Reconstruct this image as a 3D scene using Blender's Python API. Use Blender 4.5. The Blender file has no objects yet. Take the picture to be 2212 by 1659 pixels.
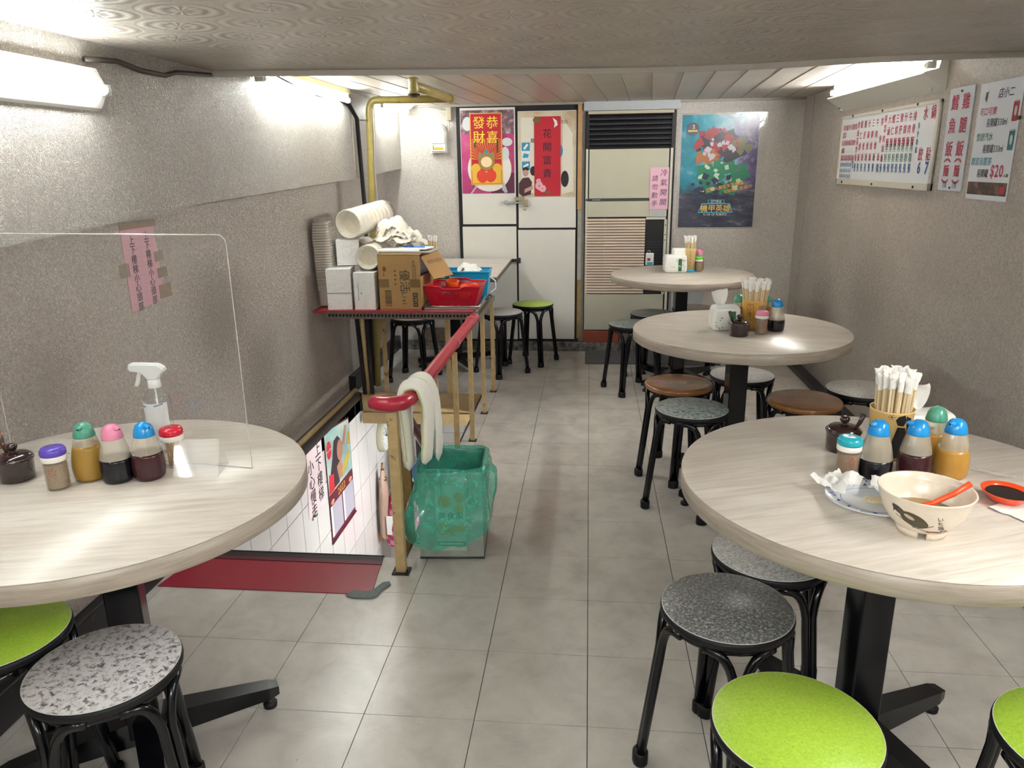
import bpy, bmesh, math, random
from mathutils import Vector, Matrix, noise
random.seed(7)
PI = math.pi
SC = bpy.context.scene
COL = SC.collection

# ------------------------------------------------------------------ camera
cam_d = bpy.data.cameras.new('camera'); cam = bpy.data.objects.new('camera', cam_d); COL.objects.link(cam)
cam_d.sensor_fit = 'HORIZONTAL'; cam_d.sensor_width = 36.0
cam_d.lens = 1636.556 / 2212.0 * 36.0
cam_d.clip_start = 0.02; cam_d.clip_end = 60
def cam_matrix(yaw, pitch, roll, loc):
    f = Vector((math.sin(yaw)*math.cos(pitch), math.cos(yaw)*math.cos(pitch), math.sin(pitch)))
    r = Vector((math.cos(yaw), -math.sin(yaw), 0)); u = r.cross(f)
    c, s = math.cos(roll), math.sin(roll)
    r, u = c*r + s*u, -s*r + c*u
    m = Matrix(((r.x, u.x, -f.x, loc[0]), (r.y, u.y, -f.y, loc[1]), (r.z, u.z, -f.z, loc[2]), (0, 0, 0, 1)))
    return m
cam.matrix_world = cam_matrix(-.10240248, -.281603565, -.0144922672, (-.0136891554, -1.66950858, 1.41937177))
SC.camera = cam

# ------------------------------------------------------------------ world, exposure
w = bpy.data.worlds.new('world'); SC.world = w; w.use_nodes = True
w.node_tree.nodes['Background'].inputs[0].default_value = (0.02, 0.02, 0.02, 1)
SC.view_settings.view_transform = 'Standard'; SC.view_settings.look = 'None'
SC.view_settings.gamma = 1.0; SC.view_settings.use_curve_mapping = False
SC.view_settings.exposure = EXPOSURE = 2.1
TUBE_POWER = 34.0          # emission strength of every fluorescent tube
SC.cycles.use_denoising = True
SC.cycles.max_bounces = 10; SC.cycles.diffuse_bounces = 6; SC.cycles.transparent_max_bounces = 16
SC.cycles.sample_clamp_indirect = 6.0
SC.cycles.caustics_reflective = False; SC.cycles.caustics_refractive = False

# ------------------------------------------------------------------ materials
def s2l(c):
    return tuple((x/12.92 if x <= .04045 else ((x+.055)/1.055)**2.4) for x in c)
def hexc(h):
    return s2l(tuple(int(h[i:i+2], 16)/255 for i in (0, 2, 4)))
MATS = {}
class NT:
    def __init__(s, name):
        s.m = bpy.data.materials.new(name); s.m.use_nodes = True; s.t = s.m.node_tree
        s.b = s.t.nodes['Principled BSDF']; s.out = s.t.nodes['Material Output']
    def n(s, t, **kw):
        nd = s.t.nodes.new(t)
        for k, v in kw.items():
            if k in nd.inputs.keys(): nd.inputs[k].default_value = v
            else: setattr(nd, k, v)
        return nd
    def l(s, a, b): s.t.links.new(a, b)
    def coord(s, kind='Object', scale=(1, 1, 1), rot=(0, 0, 0)):
        if kind == 'World': src = s.n('ShaderNodeNewGeometry').outputs['Position']
        else: src = s.n('ShaderNodeTexCoord').outputs[kind]
        mp = s.n('ShaderNodeMapping'); mp.inputs['Scale'].default_value = scale; mp.inputs['Rotation'].default_value = rot
        s.l(src, mp.inputs['Vector']); return mp.outputs[0]
    def noise(s, vec, scale, detail=4, rough=.55, dist=0.0):
        nd = s.n('ShaderNodeTexNoise'); nd.inputs['Scale'].default_value = scale; nd.inputs['Detail'].default_value = detail
        nd.inputs['Roughness'].default_value = rough; nd.inputs['Distortion'].default_value = dist
        s.l(vec, nd.inputs['Vector']); return nd.outputs['Fac']
    def ramp(s, fac, stops, interp='LINEAR'):
        r = s.n('ShaderNodeValToRGB'); r.color_ramp.interpolation = interp
        el = r.color_ramp.elements
        while len(el) > 1: el.remove(el[-1])
        el[0].position = stops[0][0]; el[0].color = (*stops[0][1], 1) if len(stops[0][1]) == 3 else stops[0][1]
        for p, c in stops[1:]:
            e = el.new(p); e.color = (*c, 1)
        s.l(fac, r.inputs[0]); return r.outputs[0]
    def mix(s, fac, a, b, mode='MIX'):
        m = s.n('ShaderNodeMix'); m.data_type = 'RGBA'; m.blend_type = mode
        for i, v in ((0, fac), (6, a), (7, b)):
            if hasattr(v, 'node'): s.l(v, m.inputs[i])
            else: m.inputs[i].default_value = v if i == 0 else (*v, 1)
        return m.outputs[2]
    def math(s, op, a, b=None):
        m = s.n('ShaderNodeMath'); m.operation = op
        for i, v in ((0, a), (1, b)):
            if v is None: continue
            if hasattr(v, 'node'): s.l(v, m.inputs[i])
            else: m.inputs[i].default_value = v
        return m.outputs[0]
    def bump(s, h, strength=.3, dist=.002):
        b = s.n('ShaderNodeBump'); b.inputs['Strength'].default_value = strength; b.inputs['Distance'].default_value = dist
        s.l(h, b.inputs['Height']); s.l(b.outputs[0], s.b.inputs['Normal']); return b
    def set(s, **kw):
        for k, v in kw.items():
            k = k.replace('_', ' ')
            if hasattr(v, 'node'): s.l(v, s.b.inputs[k])
            else: s.b.inputs[k].default_value = (*v, 1) if isinstance(v, tuple) and len(v) == 3 else v
        return s
def plain(name, col, rough=.5, metal=0.0, spec=.5, vary=.0, coat=0.0, scale=30, wear=None):
    if name in MATS: return MATS[name]
    n = NT(name); c = hexc(col) if isinstance(col, str) else col
    if vary or wear:
        f = n.noise(n.coord('Object'), scale, 5)
        base = n.ramp(f, [(.3, tuple(x*(1-vary) for x in c)), (.7, tuple(min(1, x*(1+vary)) for x in c))])
        if wear:
            f2 = n.noise(n.coord('Object'), wear[1], 6, .65)
            k = n.ramp(f2, [(wear[2], (0, 0, 0)), (wear[2]+.06, (1, 1, 1))])
            base = n.mix(k, base, hexc(wear[0]))
        n.set(Base_Color=base)
    else:
        n.set(Base_Color=c)
    n.set(Roughness=rough, Metallic=metal, Coat_Weight=coat); n.b.inputs['Specular IOR Level'].default_value = spec
    MATS[name] = n.m; return n.m
def film(name, col, alpha, rough=.1, bump=0.0, bscale=40, tint_amt=.0, glint_streak=0.0):
    """thin plastic: see-through, a milky share (alpha) of plain plastic, and a fresnel sheen"""
    if name in MATS: return MATS[name]
    n = NT(name); c = hexc(col); n.set(Base_Color=c, Roughness=max(.25, rough))
    tr = n.n('ShaderNodeBsdfTransparent'); tr.inputs[0].default_value = (*[1+(x-1)*tint_amt for x in c], 1)
    m1 = n.n('ShaderNodeMixShader'); m1.inputs[0].default_value = alpha
    if glint_streak: n.l(n.math('ADD', alpha, n.ramp(n.noise(n.coord('Object'), bscale*.8, 5, .7, 2.5), [(.52, (0, 0, 0)), (.60, (glint_streak,)*3), (.66, (0, 0, 0))])), m1.inputs[0])  # milky streaks paint the white highlights of crinkles into the film
    n.l(tr.outputs[0], m1.inputs[1]); n.l(n.b.outputs[0], m1.inputs[2])
    gl = n.n('ShaderNodeBsdfGlossy'); gl.inputs['Roughness'].default_value = rough
    fr = n.n('ShaderNodeLayerWeight'); fr.inputs['Blend'].default_value = .5
    m2 = n.n('ShaderNodeMixShader'); n.l(n.math('ADD', .04, n.math('MULTIPLY', n.math('POWER', fr.outputs['Facing'], 5.0), .8)), m2.inputs[0]); n.l(m1.outputs[0], m2.inputs[1]); n.l(gl.outputs[0], m2.inputs[2]); n.l(m2.outputs[0], n.out.inputs[0])
    if bump:
        bn = n.bump(n.noise(n.coord('Object'), bscale, 4, .6, 1.5), bump, .004); n.l(bn.outputs[0], gl.inputs['Normal']); n.l(bn.outputs[0], fr.inputs['Normal'])
    MATS[name] = n.m; return n.m
def tint(name, stops, scale, rough=.4, detail=2, nrough=.6, dist=0.0, bumpy=0.0, map_scale=(1, 1, 1), kind='Object', coat=0):
    n = NT(name); v = n.coord(kind, map_scale); f = n.noise(v, scale, detail, nrough, dist)
    n.set(Base_Color=n.ramp(f, [(p, hexc(c)) for p, c in stops]), Roughness=rough, Coat_Weight=coat)
    if bumpy: n.bump(f, bumpy, .001)
    MATS[name] = n.m; return n.m

def emit(name, col, strength):
    n = NT(name); n.set(Base_Color=(.9, .9, .9)); n.b.inputs['Emission Color'].default_value = (*col, 1); n.b.inputs['Emission Strength'].default_value = strength
    MATS[name] = n.m; return n.m
TUBE = emit('fluorescent_tube', (.98, 1.0, .985), TUBE_POWER)
TUBE_MID = emit('fluorescent_tube_mid', (.95, 1.0, .97), TUBE_POWER*.6)
TUBE_OLD = emit('fluorescent_tube_aged', (.95, 1.0, .99), TUBE_POWER*.38)

def wall_mat(name, c0, c1, worm=.5, stain=False, gloss=.42):
    n = NT(name); v = n.coord('World')
    a = n.noise(v, 3.0, 6, .6); b = n.noise(v, 95, 4, .7, 1.2)
    col = n.ramp(a, [(.3, hexc(c0)), (.72, hexc(c1))])
    col = n.mix(n.ramp(b, [(.42, (0, 0, 0)), (.60, (.8, .8, .8))]), col, tuple(x*.72 for x in hexc(c0)))
    if stain:   # a mouldy patch with an edge of its own
        sp = n.n('ShaderNodeNewGeometry').outputs['Position']
        for cx, cy, cz, rad, st in stain:
            d = n.n('ShaderNodeVectorMath', operation='DISTANCE'); n.l(sp, d.inputs[0]); d.inputs[1].default_value = (cx, cy, cz)
            f = n.math('MULTIPLY', n.math('SUBTRACT', rad, d.outputs['Value']), 1/rad)
            f = n.math('ADD', f, n.math('MULTIPLY', n.math('SUBTRACT', n.noise(v, 90, 5, .75), .5), 2.2))
            k = n.ramp(f, [(.25, (0, 0, 0)), (.75, (st, st, st))])
            col = n.mix(k, col, hexc('5c4f42'))
    w_ = n.noise(v, 75, 2, .5, 2.4)
    r = n.ramp(w_, [(.40, (0, 0, 0)), (.5, (1, 1, 1)), (.60, (0, 0, 0))])
    n.bump(r, min(1.0, worm*1.2), .0035); n.set(Base_Color=col, Roughness=gloss)
    MATS[name] = n.m; return n.m
WALL = wall_mat('wall_embossed_paper', 'd2c7be', 'e2d9d1', .7, [(-1.568, 1.35, .82, .42, .5), (-1.568, .30, .86, .30, .3), (-1.568, 1.7, .5, .35, .35), (1.5, 2.6, .7, .5, .3), (1.5, 3.4, .5, .4, .3)])
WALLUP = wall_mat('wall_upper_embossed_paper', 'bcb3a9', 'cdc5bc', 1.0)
WALLBACK = wall_mat('wall_back_paper', 'd9d2cc', 'e6e0da', .45)

def ceiling_mat(name, c0, c1, pat):
    n = NT(name); v = n.coord('World')
    col = n.ramp(n.noise(v, 2.5, 5, .6), [(.3, hexc(c0)), (.7, hexc(c1))])
    if pat == 'rings':
        wv = .215; hs = []
        for off in ((0, 0), (wv/2, wv*.866)):
            a = n.n('ShaderNodeVectorMath', operation='ADD'); n.l(v, a.inputs[0]); a.inputs[1].default_value = (off[0]+100*wv, off[1]+100*wv*1.732, 0)
            md = n.n('ShaderNodeVectorMath', operation='MODULO'); n.l(a.outputs[0], md.inputs[0]); md.inputs[1].default_value = (wv, wv*1.732, 1e6)
            sb = n.n('ShaderNodeVectorMath', operation='SUBTRACT'); n.l(md.outputs[0], sb.inputs[0]); sb.inputs[1].default_value = (wv/2, wv*.866, 0)
            xy = n.n('ShaderNodeVectorMath', operation='MULTIPLY'); n.l(sb.outputs[0], xy.inputs[0]); xy.inputs[1].default_value = (1, 1, 0)
            ln = n.n('ShaderNodeVectorMath', operation='LENGTH'); n.l(xy.outputs[0], ln.inputs[0])
            sx = n.n('ShaderNodeSeparateXYZ'); n.l(xy.outputs[0], sx.inputs[0])
            ang = n.math('ARCTAN2', sx.outputs[1], sx.outputs[0])
            hs.append((ln.outputs['Value'], ang))
        d = n.math('MINIMUM', hs[0][0], hs[1][0])
        rings = n.math('SINE', n.math('MULTIPLY', d, 2*PI/.036))
        first = n.math('LESS_THAN', hs[0][0], hs[1][0])
        mx = n.n('ShaderNodeMix'); n.l(first, mx.inputs[0]); n.l(hs[1][1], mx.inputs[2]); n.l(hs[0][1], mx.inputs[3])
        spokes = n.math('SINE', n.math('MULTIPLY', mx.outputs[0], 14))
        inner = n.math('LESS_THAN', d, .055); outer = n.math('LESS_THAN', d, .104)
        h = n.math('ADD', n.math('MULTIPLY', n.math('MULTIPLY', rings, outer), .6), n.math('MULTIPLY', n.math('MULTIPLY', spokes, inner), .4))
        h = n.math('ADD', h, n.math('MULTIPLY', n.noise(v, 60, 3), .7))
        n.bump(h, .55, .004)
    else:
        f = n.noise(v, 130, 3, .6, 1.0); g = n.noise(v, 24, 2)
        n.bump(n.math('ADD', f, g), .35, .002)
    n.set(Base_Color=col, Roughness=.36); MATS[name] = n.m; return n.m
CEIL = ceiling_mat('ceiling_embossed_rings', 'a0988e', 'b2aaa0', 'rings')
CEILF = ceiling_mat('ceiling_far_panel', 'b3aaa0', 'c2bab0', 'fine')

def floor_mat():
    n = NT('vinyl_floor_tile'); v = n.coord('World'); oi = n.n('ShaderNodeObjectInfo')
    a = n.noise(v, 7, 7, .62, .4)
    col = n.ramp(a, [(.3, hexc('b5b0aa')), (.5, hexc('c4c0ba')), (.7, hexc('d0ccc6'))])
    vs = n.coord('World', (16, 60, 1)); sc = n.noise(vs, 1.6, 3, .6)
    col = n.mix(n.ramp(sc, [(.66, (0, 0, 0)), (.76, (.4, .4, .4))]), col, hexc('8f877f'))
    sp = n.noise(v, 55, 2, .5); col = n.mix(n.ramp(sp, [(.76, (0, 0, 0)), (.80, (.75, .75, .75))]), col, hexc('5d564f'))
    rv = n.ramp(oi.outputs['Random'], [(0, (.94, .93, .92)), (1, (1, 1, 1))])
    col = n.mix(1.0, col, rv, 'MULTIPLY')
    n.set(Base_Color=col, Roughness=.25)
    n.bump(n.noise(v, 5, 2, .5), .05, .0015)
    MATS['floor'] = n.m; return n.m
FLOOR = floor_mat()
GROUT = plain('floor_joint', '3e3a36', .8)

def laminate():
    n = NT('wood_grain_laminate'); v = n.coord('Object', (2.2, 26, 2.2))
    a = n.noise(v, 2.3, 8, .62, .6); b = n.noise(n.coord('Object', (1.2, 5, 1)), 3, 3)
    col = n.ramp(a, [(.25, hexc('b9aea1')), (.45, hexc('d0c7bc')), (.6, hexc('dcd5cc')), (.8, hexc('cdc3b8'))])
    col = n.mix(n.ramp(b, [(.35, (0, 0, 0)), (.7, (.35, .35, .35))]), col, hexc('b3a596'))
    n.set(Base_Color=col, Roughness=.31); n.b.inputs['Specular IOR Level'].default_value = .6
    MATS['laminate'] = n.m; return n.m
LAM = laminate()
LAMEDGE = tint('laminate_edge_band', [(.3, '8f8377'), (.55, 'a4998d'), (.8, 'b1a79c')], 3, .35, 6, map_scale=(3, 3, 40))

def speckle(name, stops, scale, rough=.4, voro=True):
    n = NT(name); v = n.coord('Object')
    f = n.noise(v, scale, 3, .75, .6)
    n.set(Base_Color=n.ramp(f, [(p, hexc(c)) for p, c in stops]), Roughness=rough)
    MATS[name] = n.m; return n.m
SEAT = {
 'dark': speckle('seat_dark_granite', [(.36, '4a4b4e'), (.48, '67686b'), (.56, '83847f'), (.64, 'b9b9b0')], 150),
 'blue': speckle('seat_grey_blue_flake', [(.40, '55605f'), (.48, '8f9a99'), (.58, 'aeb8b6')], 70),
 'light': speckle('seat_light_grey_speckle', [(.36, '8a8a8a'), (.5, 'b4b3b1'), (.62, 'cbcac8')], 130),
 'white': speckle('seat_white_flake', [(.36, '5a5758'), (.42, '9b9798'), (.47, 'cfcccd'), (.58, 'e0dedf')], 75),
 'lime': speckle('seat_lime_green', [(.3, '93b337'), (.6, 'a9cc45'), (.75, 'b3d455')], 170),
 'cream': speckle('seat_cream', [(.3, 'd8d0c0'), (.7, 'e6dfd2')], 60),
}
WOOD = tint('seat_varnished_wood', [(.25, '7d522d'), (.5, '8c5d33'), (.75, '98683b')], 4, .22, 6, map_scale=(1, 7, 1), coat=.4)
BLACK = plain('black_gloss_steel', '0b0b10', .2, 0, .4)
RUBBER = plain('black_rubber', '0e0d11', .5, 0, .35)
WHITEMETAL = plain('white_painted_metal', 'd9d9d2', .35)
CHROME = plain('dull_chrome', 'b5b5b0', .3, 1.0)
PAPER = plain('white_paper', 'f0efec', .7)
# ------------------------------------------------------------------ mesh building
class B:
    """collects shapes into one bmesh; build() links it as ONE mesh object"""
    def __init__(s): s.bm = bmesh.new(); s.mi = 0; s.smooth = False
    def _add(s, vs, fs, M=None, smooth=None):
        bv = [s.bm.verts.new(M @ Vector(v) if M is not None else Vector(v)) for v in vs]
        out = []
        for f in fs:
            try: fc = s.bm.faces.new([bv[i] for i in f])
            except ValueError: continue
            fc.material_index = s.mi; fc.smooth = s.smooth if smooth is None else smooth; out.append(fc)
        return bv, out
    def box(s, c, d, rz=0, bevel=0, M=None, seg=2):
        x, y, z = d[0]/2, d[1]/2, d[2]/2
        T = Matrix.Translation(c) @ Matrix.Rotation(rz, 4, 'Z')
        if M is not None: T = M @ T
        vs = [(-x,-y,-z),(x,-y,-z),(x,y,-z),(-x,y,-z),(-x,-y,z),(x,-y,z),(x,y,z),(-x,y,z)]
        fs = [(0,3,2,1),(4,5,6,7),(0,1,5,4),(1,2,6,5),(2,3,7,6),(3,0,4,7)]
        bv, bf = s._add(vs, fs, T)
        if bevel:
            es = list({e for f in bf for e in f.edges})
            r = bmesh.ops.bevel(s.bm, geom=es, offset=bevel, segments=seg, affect='EDGES', profile=.5)
            for f in r['faces']: f.material_index = s.mi; f.smooth = True
        return s
    def bx(s, a, b, bevel=0, M=None):
        return s.box([(p+q)/2 for p, q in zip(a, b)], [abs(q-p) for p, q in zip(a, b)], 0, bevel, M)
    def lathe(s, prof, seg=32, M=None, cap0=True, cap1=True, smooth=True, ang=2*PI, sx=1, sy=1):
        n = len(prof); vs = []; fs = []
        for i in range(seg):
            a = ang*i/seg
            for r, z in prof: vs.append((r*math.cos(a)*sx, r*math.sin(a)*sy, z))
        for i in range(seg):
            j = (i+1) % seg
            for k in range(n-1): fs.append((i*n+k, j*n+k, j*n+k+1, i*n+k+1))
        if cap0 and prof[0][0] > 1e-6: fs.append(tuple((i*n) for i in reversed(range(seg))))
        if cap1 and prof[-1][0] > 1e-6: fs.append(tuple((i*n+n-1) for i in range(seg)))
        bv, bf = s._add(vs, fs, M, smooth)
        for f in bf[seg*(n-1):]: f.smooth = False
        return s
    def cyl(s, p, q, r, seg=12, r2=None, smooth=True):
        p, q = Vector(p), Vector(q); d = q-p; L = d.length
        M = Matrix.Translation(p) @ d.to_track_quat('Z', 'Y').to_matrix().to_4x4()
        return s.lathe([(r, 0), (r if r2 is None else r2, L)], seg, M, smooth=smooth)
    def tube(s, pts, r, seg=8, closed=False, cap=True, taper=None):
        pts = [Vector(p) for p in pts]; n = len(pts); rings = []; up = None
        for i, p in enumerate(pts):
            if closed: t = (pts[(i+1) % n]-pts[i-1]).normalized()
            else: t = (pts[min(i+1, n-1)]-pts[max(i-1, 0)]).normalized()
            if up is None:
                up = Vector((0, 0, 1)) if abs(t.z) < .9 else Vector((1, 0, 0))
            up = (up - t*up.dot(t)); up = up.normalized() if up.length > 1e-6 else t.orthogonal().normalized()
            sd = t.cross(up); rr = r*(taper(i/(n-1)) if taper else 1)
            rings.append([p + up*math.cos(2*PI*k/seg)*rr + sd*math.sin(2*PI*k/seg)*rr for k in range(seg)])
        vs = [v for rg in rings for v in rg]; fs = []
        m = n if closed else n-1
        for i in range(m):
            j = (i+1) % n
            for k in range(seg): fs.append((i*seg+k, i*seg+(k+1) % seg, j*seg+(k+1) % seg, j*seg+k))
        if cap and not closed:
            fs.append(tuple(reversed(range(seg)))); fs.append(tuple((n-1)*seg+k for k in range(seg)))
        bv, bf = s._add(vs, fs, None, True); return s
    def poly(s, pts, z0=0, z1=None, M=None):
        """flat polygon in xy; extruded to z1 when given"""
        n = len(pts)
        if z1 is None:
            s._add([(x, y, z0) for x, y in pts], [tuple(range(n))], M); return s
        vs = [(x, y, z0) for x, y in pts] + [(x, y, z1) for x, y in pts]
        fs = [tuple(reversed(range(n))), tuple(range(n, 2*n))] + [(i, (i+1) % n, n+(i+1) % n, n+i) for i in range(n)]
        s._add(vs, fs, M); return s
    def rect(s, x0, y0, x1, y1, z=0, M=None): return s.poly([(x0, y0), (x1, y0), (x1, y1), (x0, y1)], z, None, M)
    def disc(s, x, y, r, z=0, seg=20, ry=None, M=None, rot=0):
        ry = r if ry is None else ry; cr, sr = math.cos(rot), math.sin(rot)
        P = []
        for i in range(seg):
            a, b = r*math.cos(2*PI*i/seg), ry*math.sin(2*PI*i/seg)
            P.append((x+a*cr-b*sr, y+a*sr+b*cr))
        return s.poly(P, z, None, M)
    def grid(s, fn, nu, nv, closed_u=False, smooth=True, M=None, double=0):
        vs = [fn(i/(nu if closed_u else nu-1), j/(nv-1)) for i in range(nu) for j in range(nv)]; fs = []
        for i in range(nu if closed_u else nu-1):
            ii = (i+1) % nu
            for j in range(nv-1): fs.append((i*nv+j, ii*nv+j, ii*nv+j+1, i*nv+j+1))
        s._add(vs, fs, M, smooth); return s
    def perf(s, origin, U, V, nu, nv, hole=.5, holev=None):
        """a panel of nu x nv cells each with a hole, spanned by vectors U and V"""
        o, U, V = Vector(origin), Vector(U), Vector(V); holev = holev or hole
        a, b = (1-hole)/2, (1-holev)/2
        for i in range(nu):
            for j in range(nv):
                P = lambda u, v: o + U*((i+u)/nu) + V*((j+v)/nv)
                vs = [P(0,0),P(1,0),P(1,1),P(0,1),P(a,b),P(1-a,b),P(1-a,1-b),P(a,1-b)]
                s._add(vs, [(0,1,5,4),(1,2,6,5),(2,3,7,6),(3,0,4,7)])
        return s
    def glyphs(s, text, x, y, size, vertical=False, step=None, bold=0, sx=1.0, z=0.0, M=None, skew=0, anchor='c'):
        """text as flat lettering; (x, y) = centre of the first character (vertical) or of the line (horizontal)"""
        if vertical:
            st = step or size*1.08; cy = y
            for ch in text:
                if ch != ' ': s._glyph(ch, x, cy, size, bold, sx, z, M, skew)
                cy -= st
        else:
            adv = [(1.0 if ord(c) > 0x2E00 else .34 if c in ' .,il1!|/' and c != '1' else .58)*size*sx*(step or 1) for c in text]
            cx = x - (sum(adv)/2 if anchor == 'c' else 0)
            for ch, a in zip(text, adv):
                if ch != ' ': s._glyph(ch, cx+a/2, y, size, bold, sx, z, M, skew)
                cx += a
        return s
    def _glyph(s, ch, cx, cy, size, bold, sx, z, M, skew):
        if bold > .0075 and ord(ch) > 0x2E00:      # heavy strokes: overlaid copies keep dense characters open
            for k, (dx, dy) in enumerate(((-.5, 0), (.5, 0), (0, .4), (0, -.4))): s._glyph(ch, cx+dx*bold*size, cy+dy*bold*size, size, .0, sx, z+k*.00012, M, skew)
            return
        g = GLYPH[(ch, bold)]
        ox = .5 if ord(ch) > 0x2E00 else g[2]/2; oy = .36 if ord(ch) > 0x2E00 else .34
        vs = [(cx+((x-ox)+skew*(y-oy))*size*sx, cy+(y-oy)*size, z) for x, y in g[0]]
        s._add(vs, g[1], M, False)
    def mesh(s, name, mats, recalc=True):
        if recalc: bmesh.ops.recalc_face_normals(s.bm, faces=s.bm.faces)
        me = bpy.data.meshes.new(name); s.bm.to_mesh(me); s.bm.free()
        for m in (mats if isinstance(mats, (list, tuple)) else [mats]): me.materials.append(m)
        return me
    def build(s, name, mats, parent=None, loc=(0, 0, 0), rot=(0, 0, 0), recalc=True):
        return link(name, s.mesh(name, mats, recalc), parent, loc, rot)
def link(name, me, parent=None, loc=(0, 0, 0), rot=(0, 0, 0)):
    o = bpy.data.objects.new(name, me); COL.objects.link(o); o.parent = parent; o.location = loc; o.rotation_euler = rot
    return o
def tag(o, label=None, cat=None, group=None, kind=None):
    if label: o['label'] = label
    if cat: o['category'] = cat
    if group: o['group'] = group
    if kind: o['kind'] = kind
    return o
def thing(name, label, cat, loc=(0, 0, 0), rot=(0, 0, 0), group=None):
    o = bpy.data.objects.new(name, None); COL.objects.link(o); o.location = loc; o.rotation_euler = rot
    o.empty_display_size = .05
    return tag(o, label, cat, group)
def struct(o): o['kind'] = 'structure'; return o
def copy_tree(o, parent=None):
    c = o.copy(); COL.objects.link(c); c.parent = parent
    for ch in [k for k in bpy.data.objects if k.parent == o]: copy_tree(ch, c)
    return c
def arc(c, r, a0, a1, n, plane='xz'):
    out = []
    for i in range(n+1):
        a = a0+(a1-a0)*i/n; u, v = r*math.cos(a), r*math.sin(a)
        out.append((c[0]+u, c[1], c[2]+v) if plane == 'xz' else (c[0], c[1]+u, c[2]+v) if plane == 'yz' else (c[0]+u, c[1]+v, c[2]))
    return out
BACKW = (PI/2, 0, 0); RIGHTW = (PI/2, 0, -PI/2); LEFTW = (PI/2, 0, PI/2)   # local x right, y up, z out of the wall
class Glyphs(dict):
    def __missing__(s, key):
        ch, bold = key
        cu = bpy.data.curves.new('glyph', 'FONT'); cu.body = ch; cu.size = 1; cu.dimensions = '2D'; cu.fill_mode = 'BOTH'; cu.resolution_u = 2; cu.offset = bold
        o = bpy.data.objects.new('glyph', cu); me = bpy.data.meshes.new_from_object(o)
        vs = [(v.co.x, v.co.y) for v in me.vertices]; fs = [tuple(p.vertices) for p in me.polygons]
        xs = [v[0] for v in vs] or [0]
        g = (vs, fs, max(xs)+min(xs)); s[key] = g
        bpy.data.objects.remove(o); bpy.data.curves.remove(cu); bpy.data.meshes.remove(me)
        return g
GLYPH = Glyphs()
# ================================================================== THE ROOM
XL, XR, YB, YF, ZN, ZF = -1.568, 1.5, 4.22, -3.2, 1.775, 1.85
OX0, OX1, OY0, OY1 = -1.5, -.68, .84, 2.97            # stair opening in the floor
# floor slab with the stair opening
b = B()
for a, c in (((XL, YF, -.13), (XR, OY0, -.006)), ((OX1, OY0, -.13), (XR, OY1, -.006)), ((XL, OY1, -.13), (XR, YB+.1, -.006)), ((XL, OY0, -.13), (OX0, OY1, -.006))): b.bx(a, c)
floor = struct(b.build('floor', [GROUT]))
def rect_minus_hole(x0, x1, y0, y1):
    if x1 <= OX0 or x0 >= OX1 or y1 <= OY0 or y0 >= OY1: return [(x0, x1, y0, y1)]
    out = []
    if y0 < OY0: out.append((x0, x1, y0, OY0))
    if y1 > OY1: out.append((x0, x1, OY1, y1))
    a, c = max(y0, OY0), min(y1, OY1)
    if x1 > OX1: out.append((max(OX1, x0), x1, a, c))
    return out
full = B().box((0, 0, -.003), (.2978, .2978, .006)).mesh('tile', FLOOR)
for i in range(-6, 5):
    for j in range(-3, 14):
        x0, x1, y0, y1 = max(i*.3, XL), min((i+1)*.3, XR), j*.3, min((j+1)*.3, YB-.03)
        for r in rect_minus_hole(x0, x1, y0, y1):
            if r[1]-r[0] > .298 and r[3]-r[2] > .298: link('tile', full, floor, ((r[0]+r[1])/2, (r[2]+r[3])/2, 0))
            elif r[1]-r[0] > .004 and r[3]-r[2] > .004:
                B().bx((r[0]+.0008, r[2]+.0008, -.006), (r[1]-.0008, r[3]-.0008, 0)).build('tile', FLOOR, floor)
B().bx((XL, YF, -.006), (XR, -.901, -.0005)).build('floor_covering', FLOOR, floor)

# left wall: lower part, and the upper box that stands proud with a slanting lower edge
b = B(); b.bx((XL-.1, YF, -.14), (XL, YB+.1, 1.95)); wall_left = struct(b.build('wall_left', WALL))
edge = [(YF, 1.09), (.063, 1.243), (1.078, 1.297), (3.137, 1.354), (YB, 1.405)]
b = B()
vs = []
for y, z in edge: vs += [(-1.44, y, z), (-1.44, y, 1.86), (XL, y, z-.004), (XL, y, 1.86)]
fs = []
for k in range(len(edge)-1):
    q = 4*k; fs += [(q, q+4, q+5, q+1), (q+2, q+6, q+4, q)]
fs += [(0, 1, 3, 2), (16, 18, 19, 17)]
b._add(vs, fs); b.build('upper_wall_box', WALLUP, wall_left)
wall_right = struct(B().bx((XR, YF, -.14), (XR+.1, YB+.1, 1.95)).build('wall_right', WALL))
wall_back = struct(B().bx((XL-.1, YB, -.14), (XR+.1, YB+.1, 1.95)).build('wall_back', WALLBACK))
wall_front = struct(B().bx((XL-.1, YF-.1, -.14), (XR+.1, YF, 1.95)).build('wall_front', WALL))
# paper seam and tape marks near the right corner and stair corner
b = B(); b.bx((1.497, 3.98, .05), (1.5, 3.992, 1.84)); b.build('paper_seam', plain('wall_paper_seam', 'a89e95', .5), wall_right)
b = B(); b.bx((-1.4405, 3.02, 1.352), (-1.437, 3.035, 1.86)); b.build('paper_seam', plain('wall_paper_seam', 'a89e95', .5), wall_left)

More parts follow.
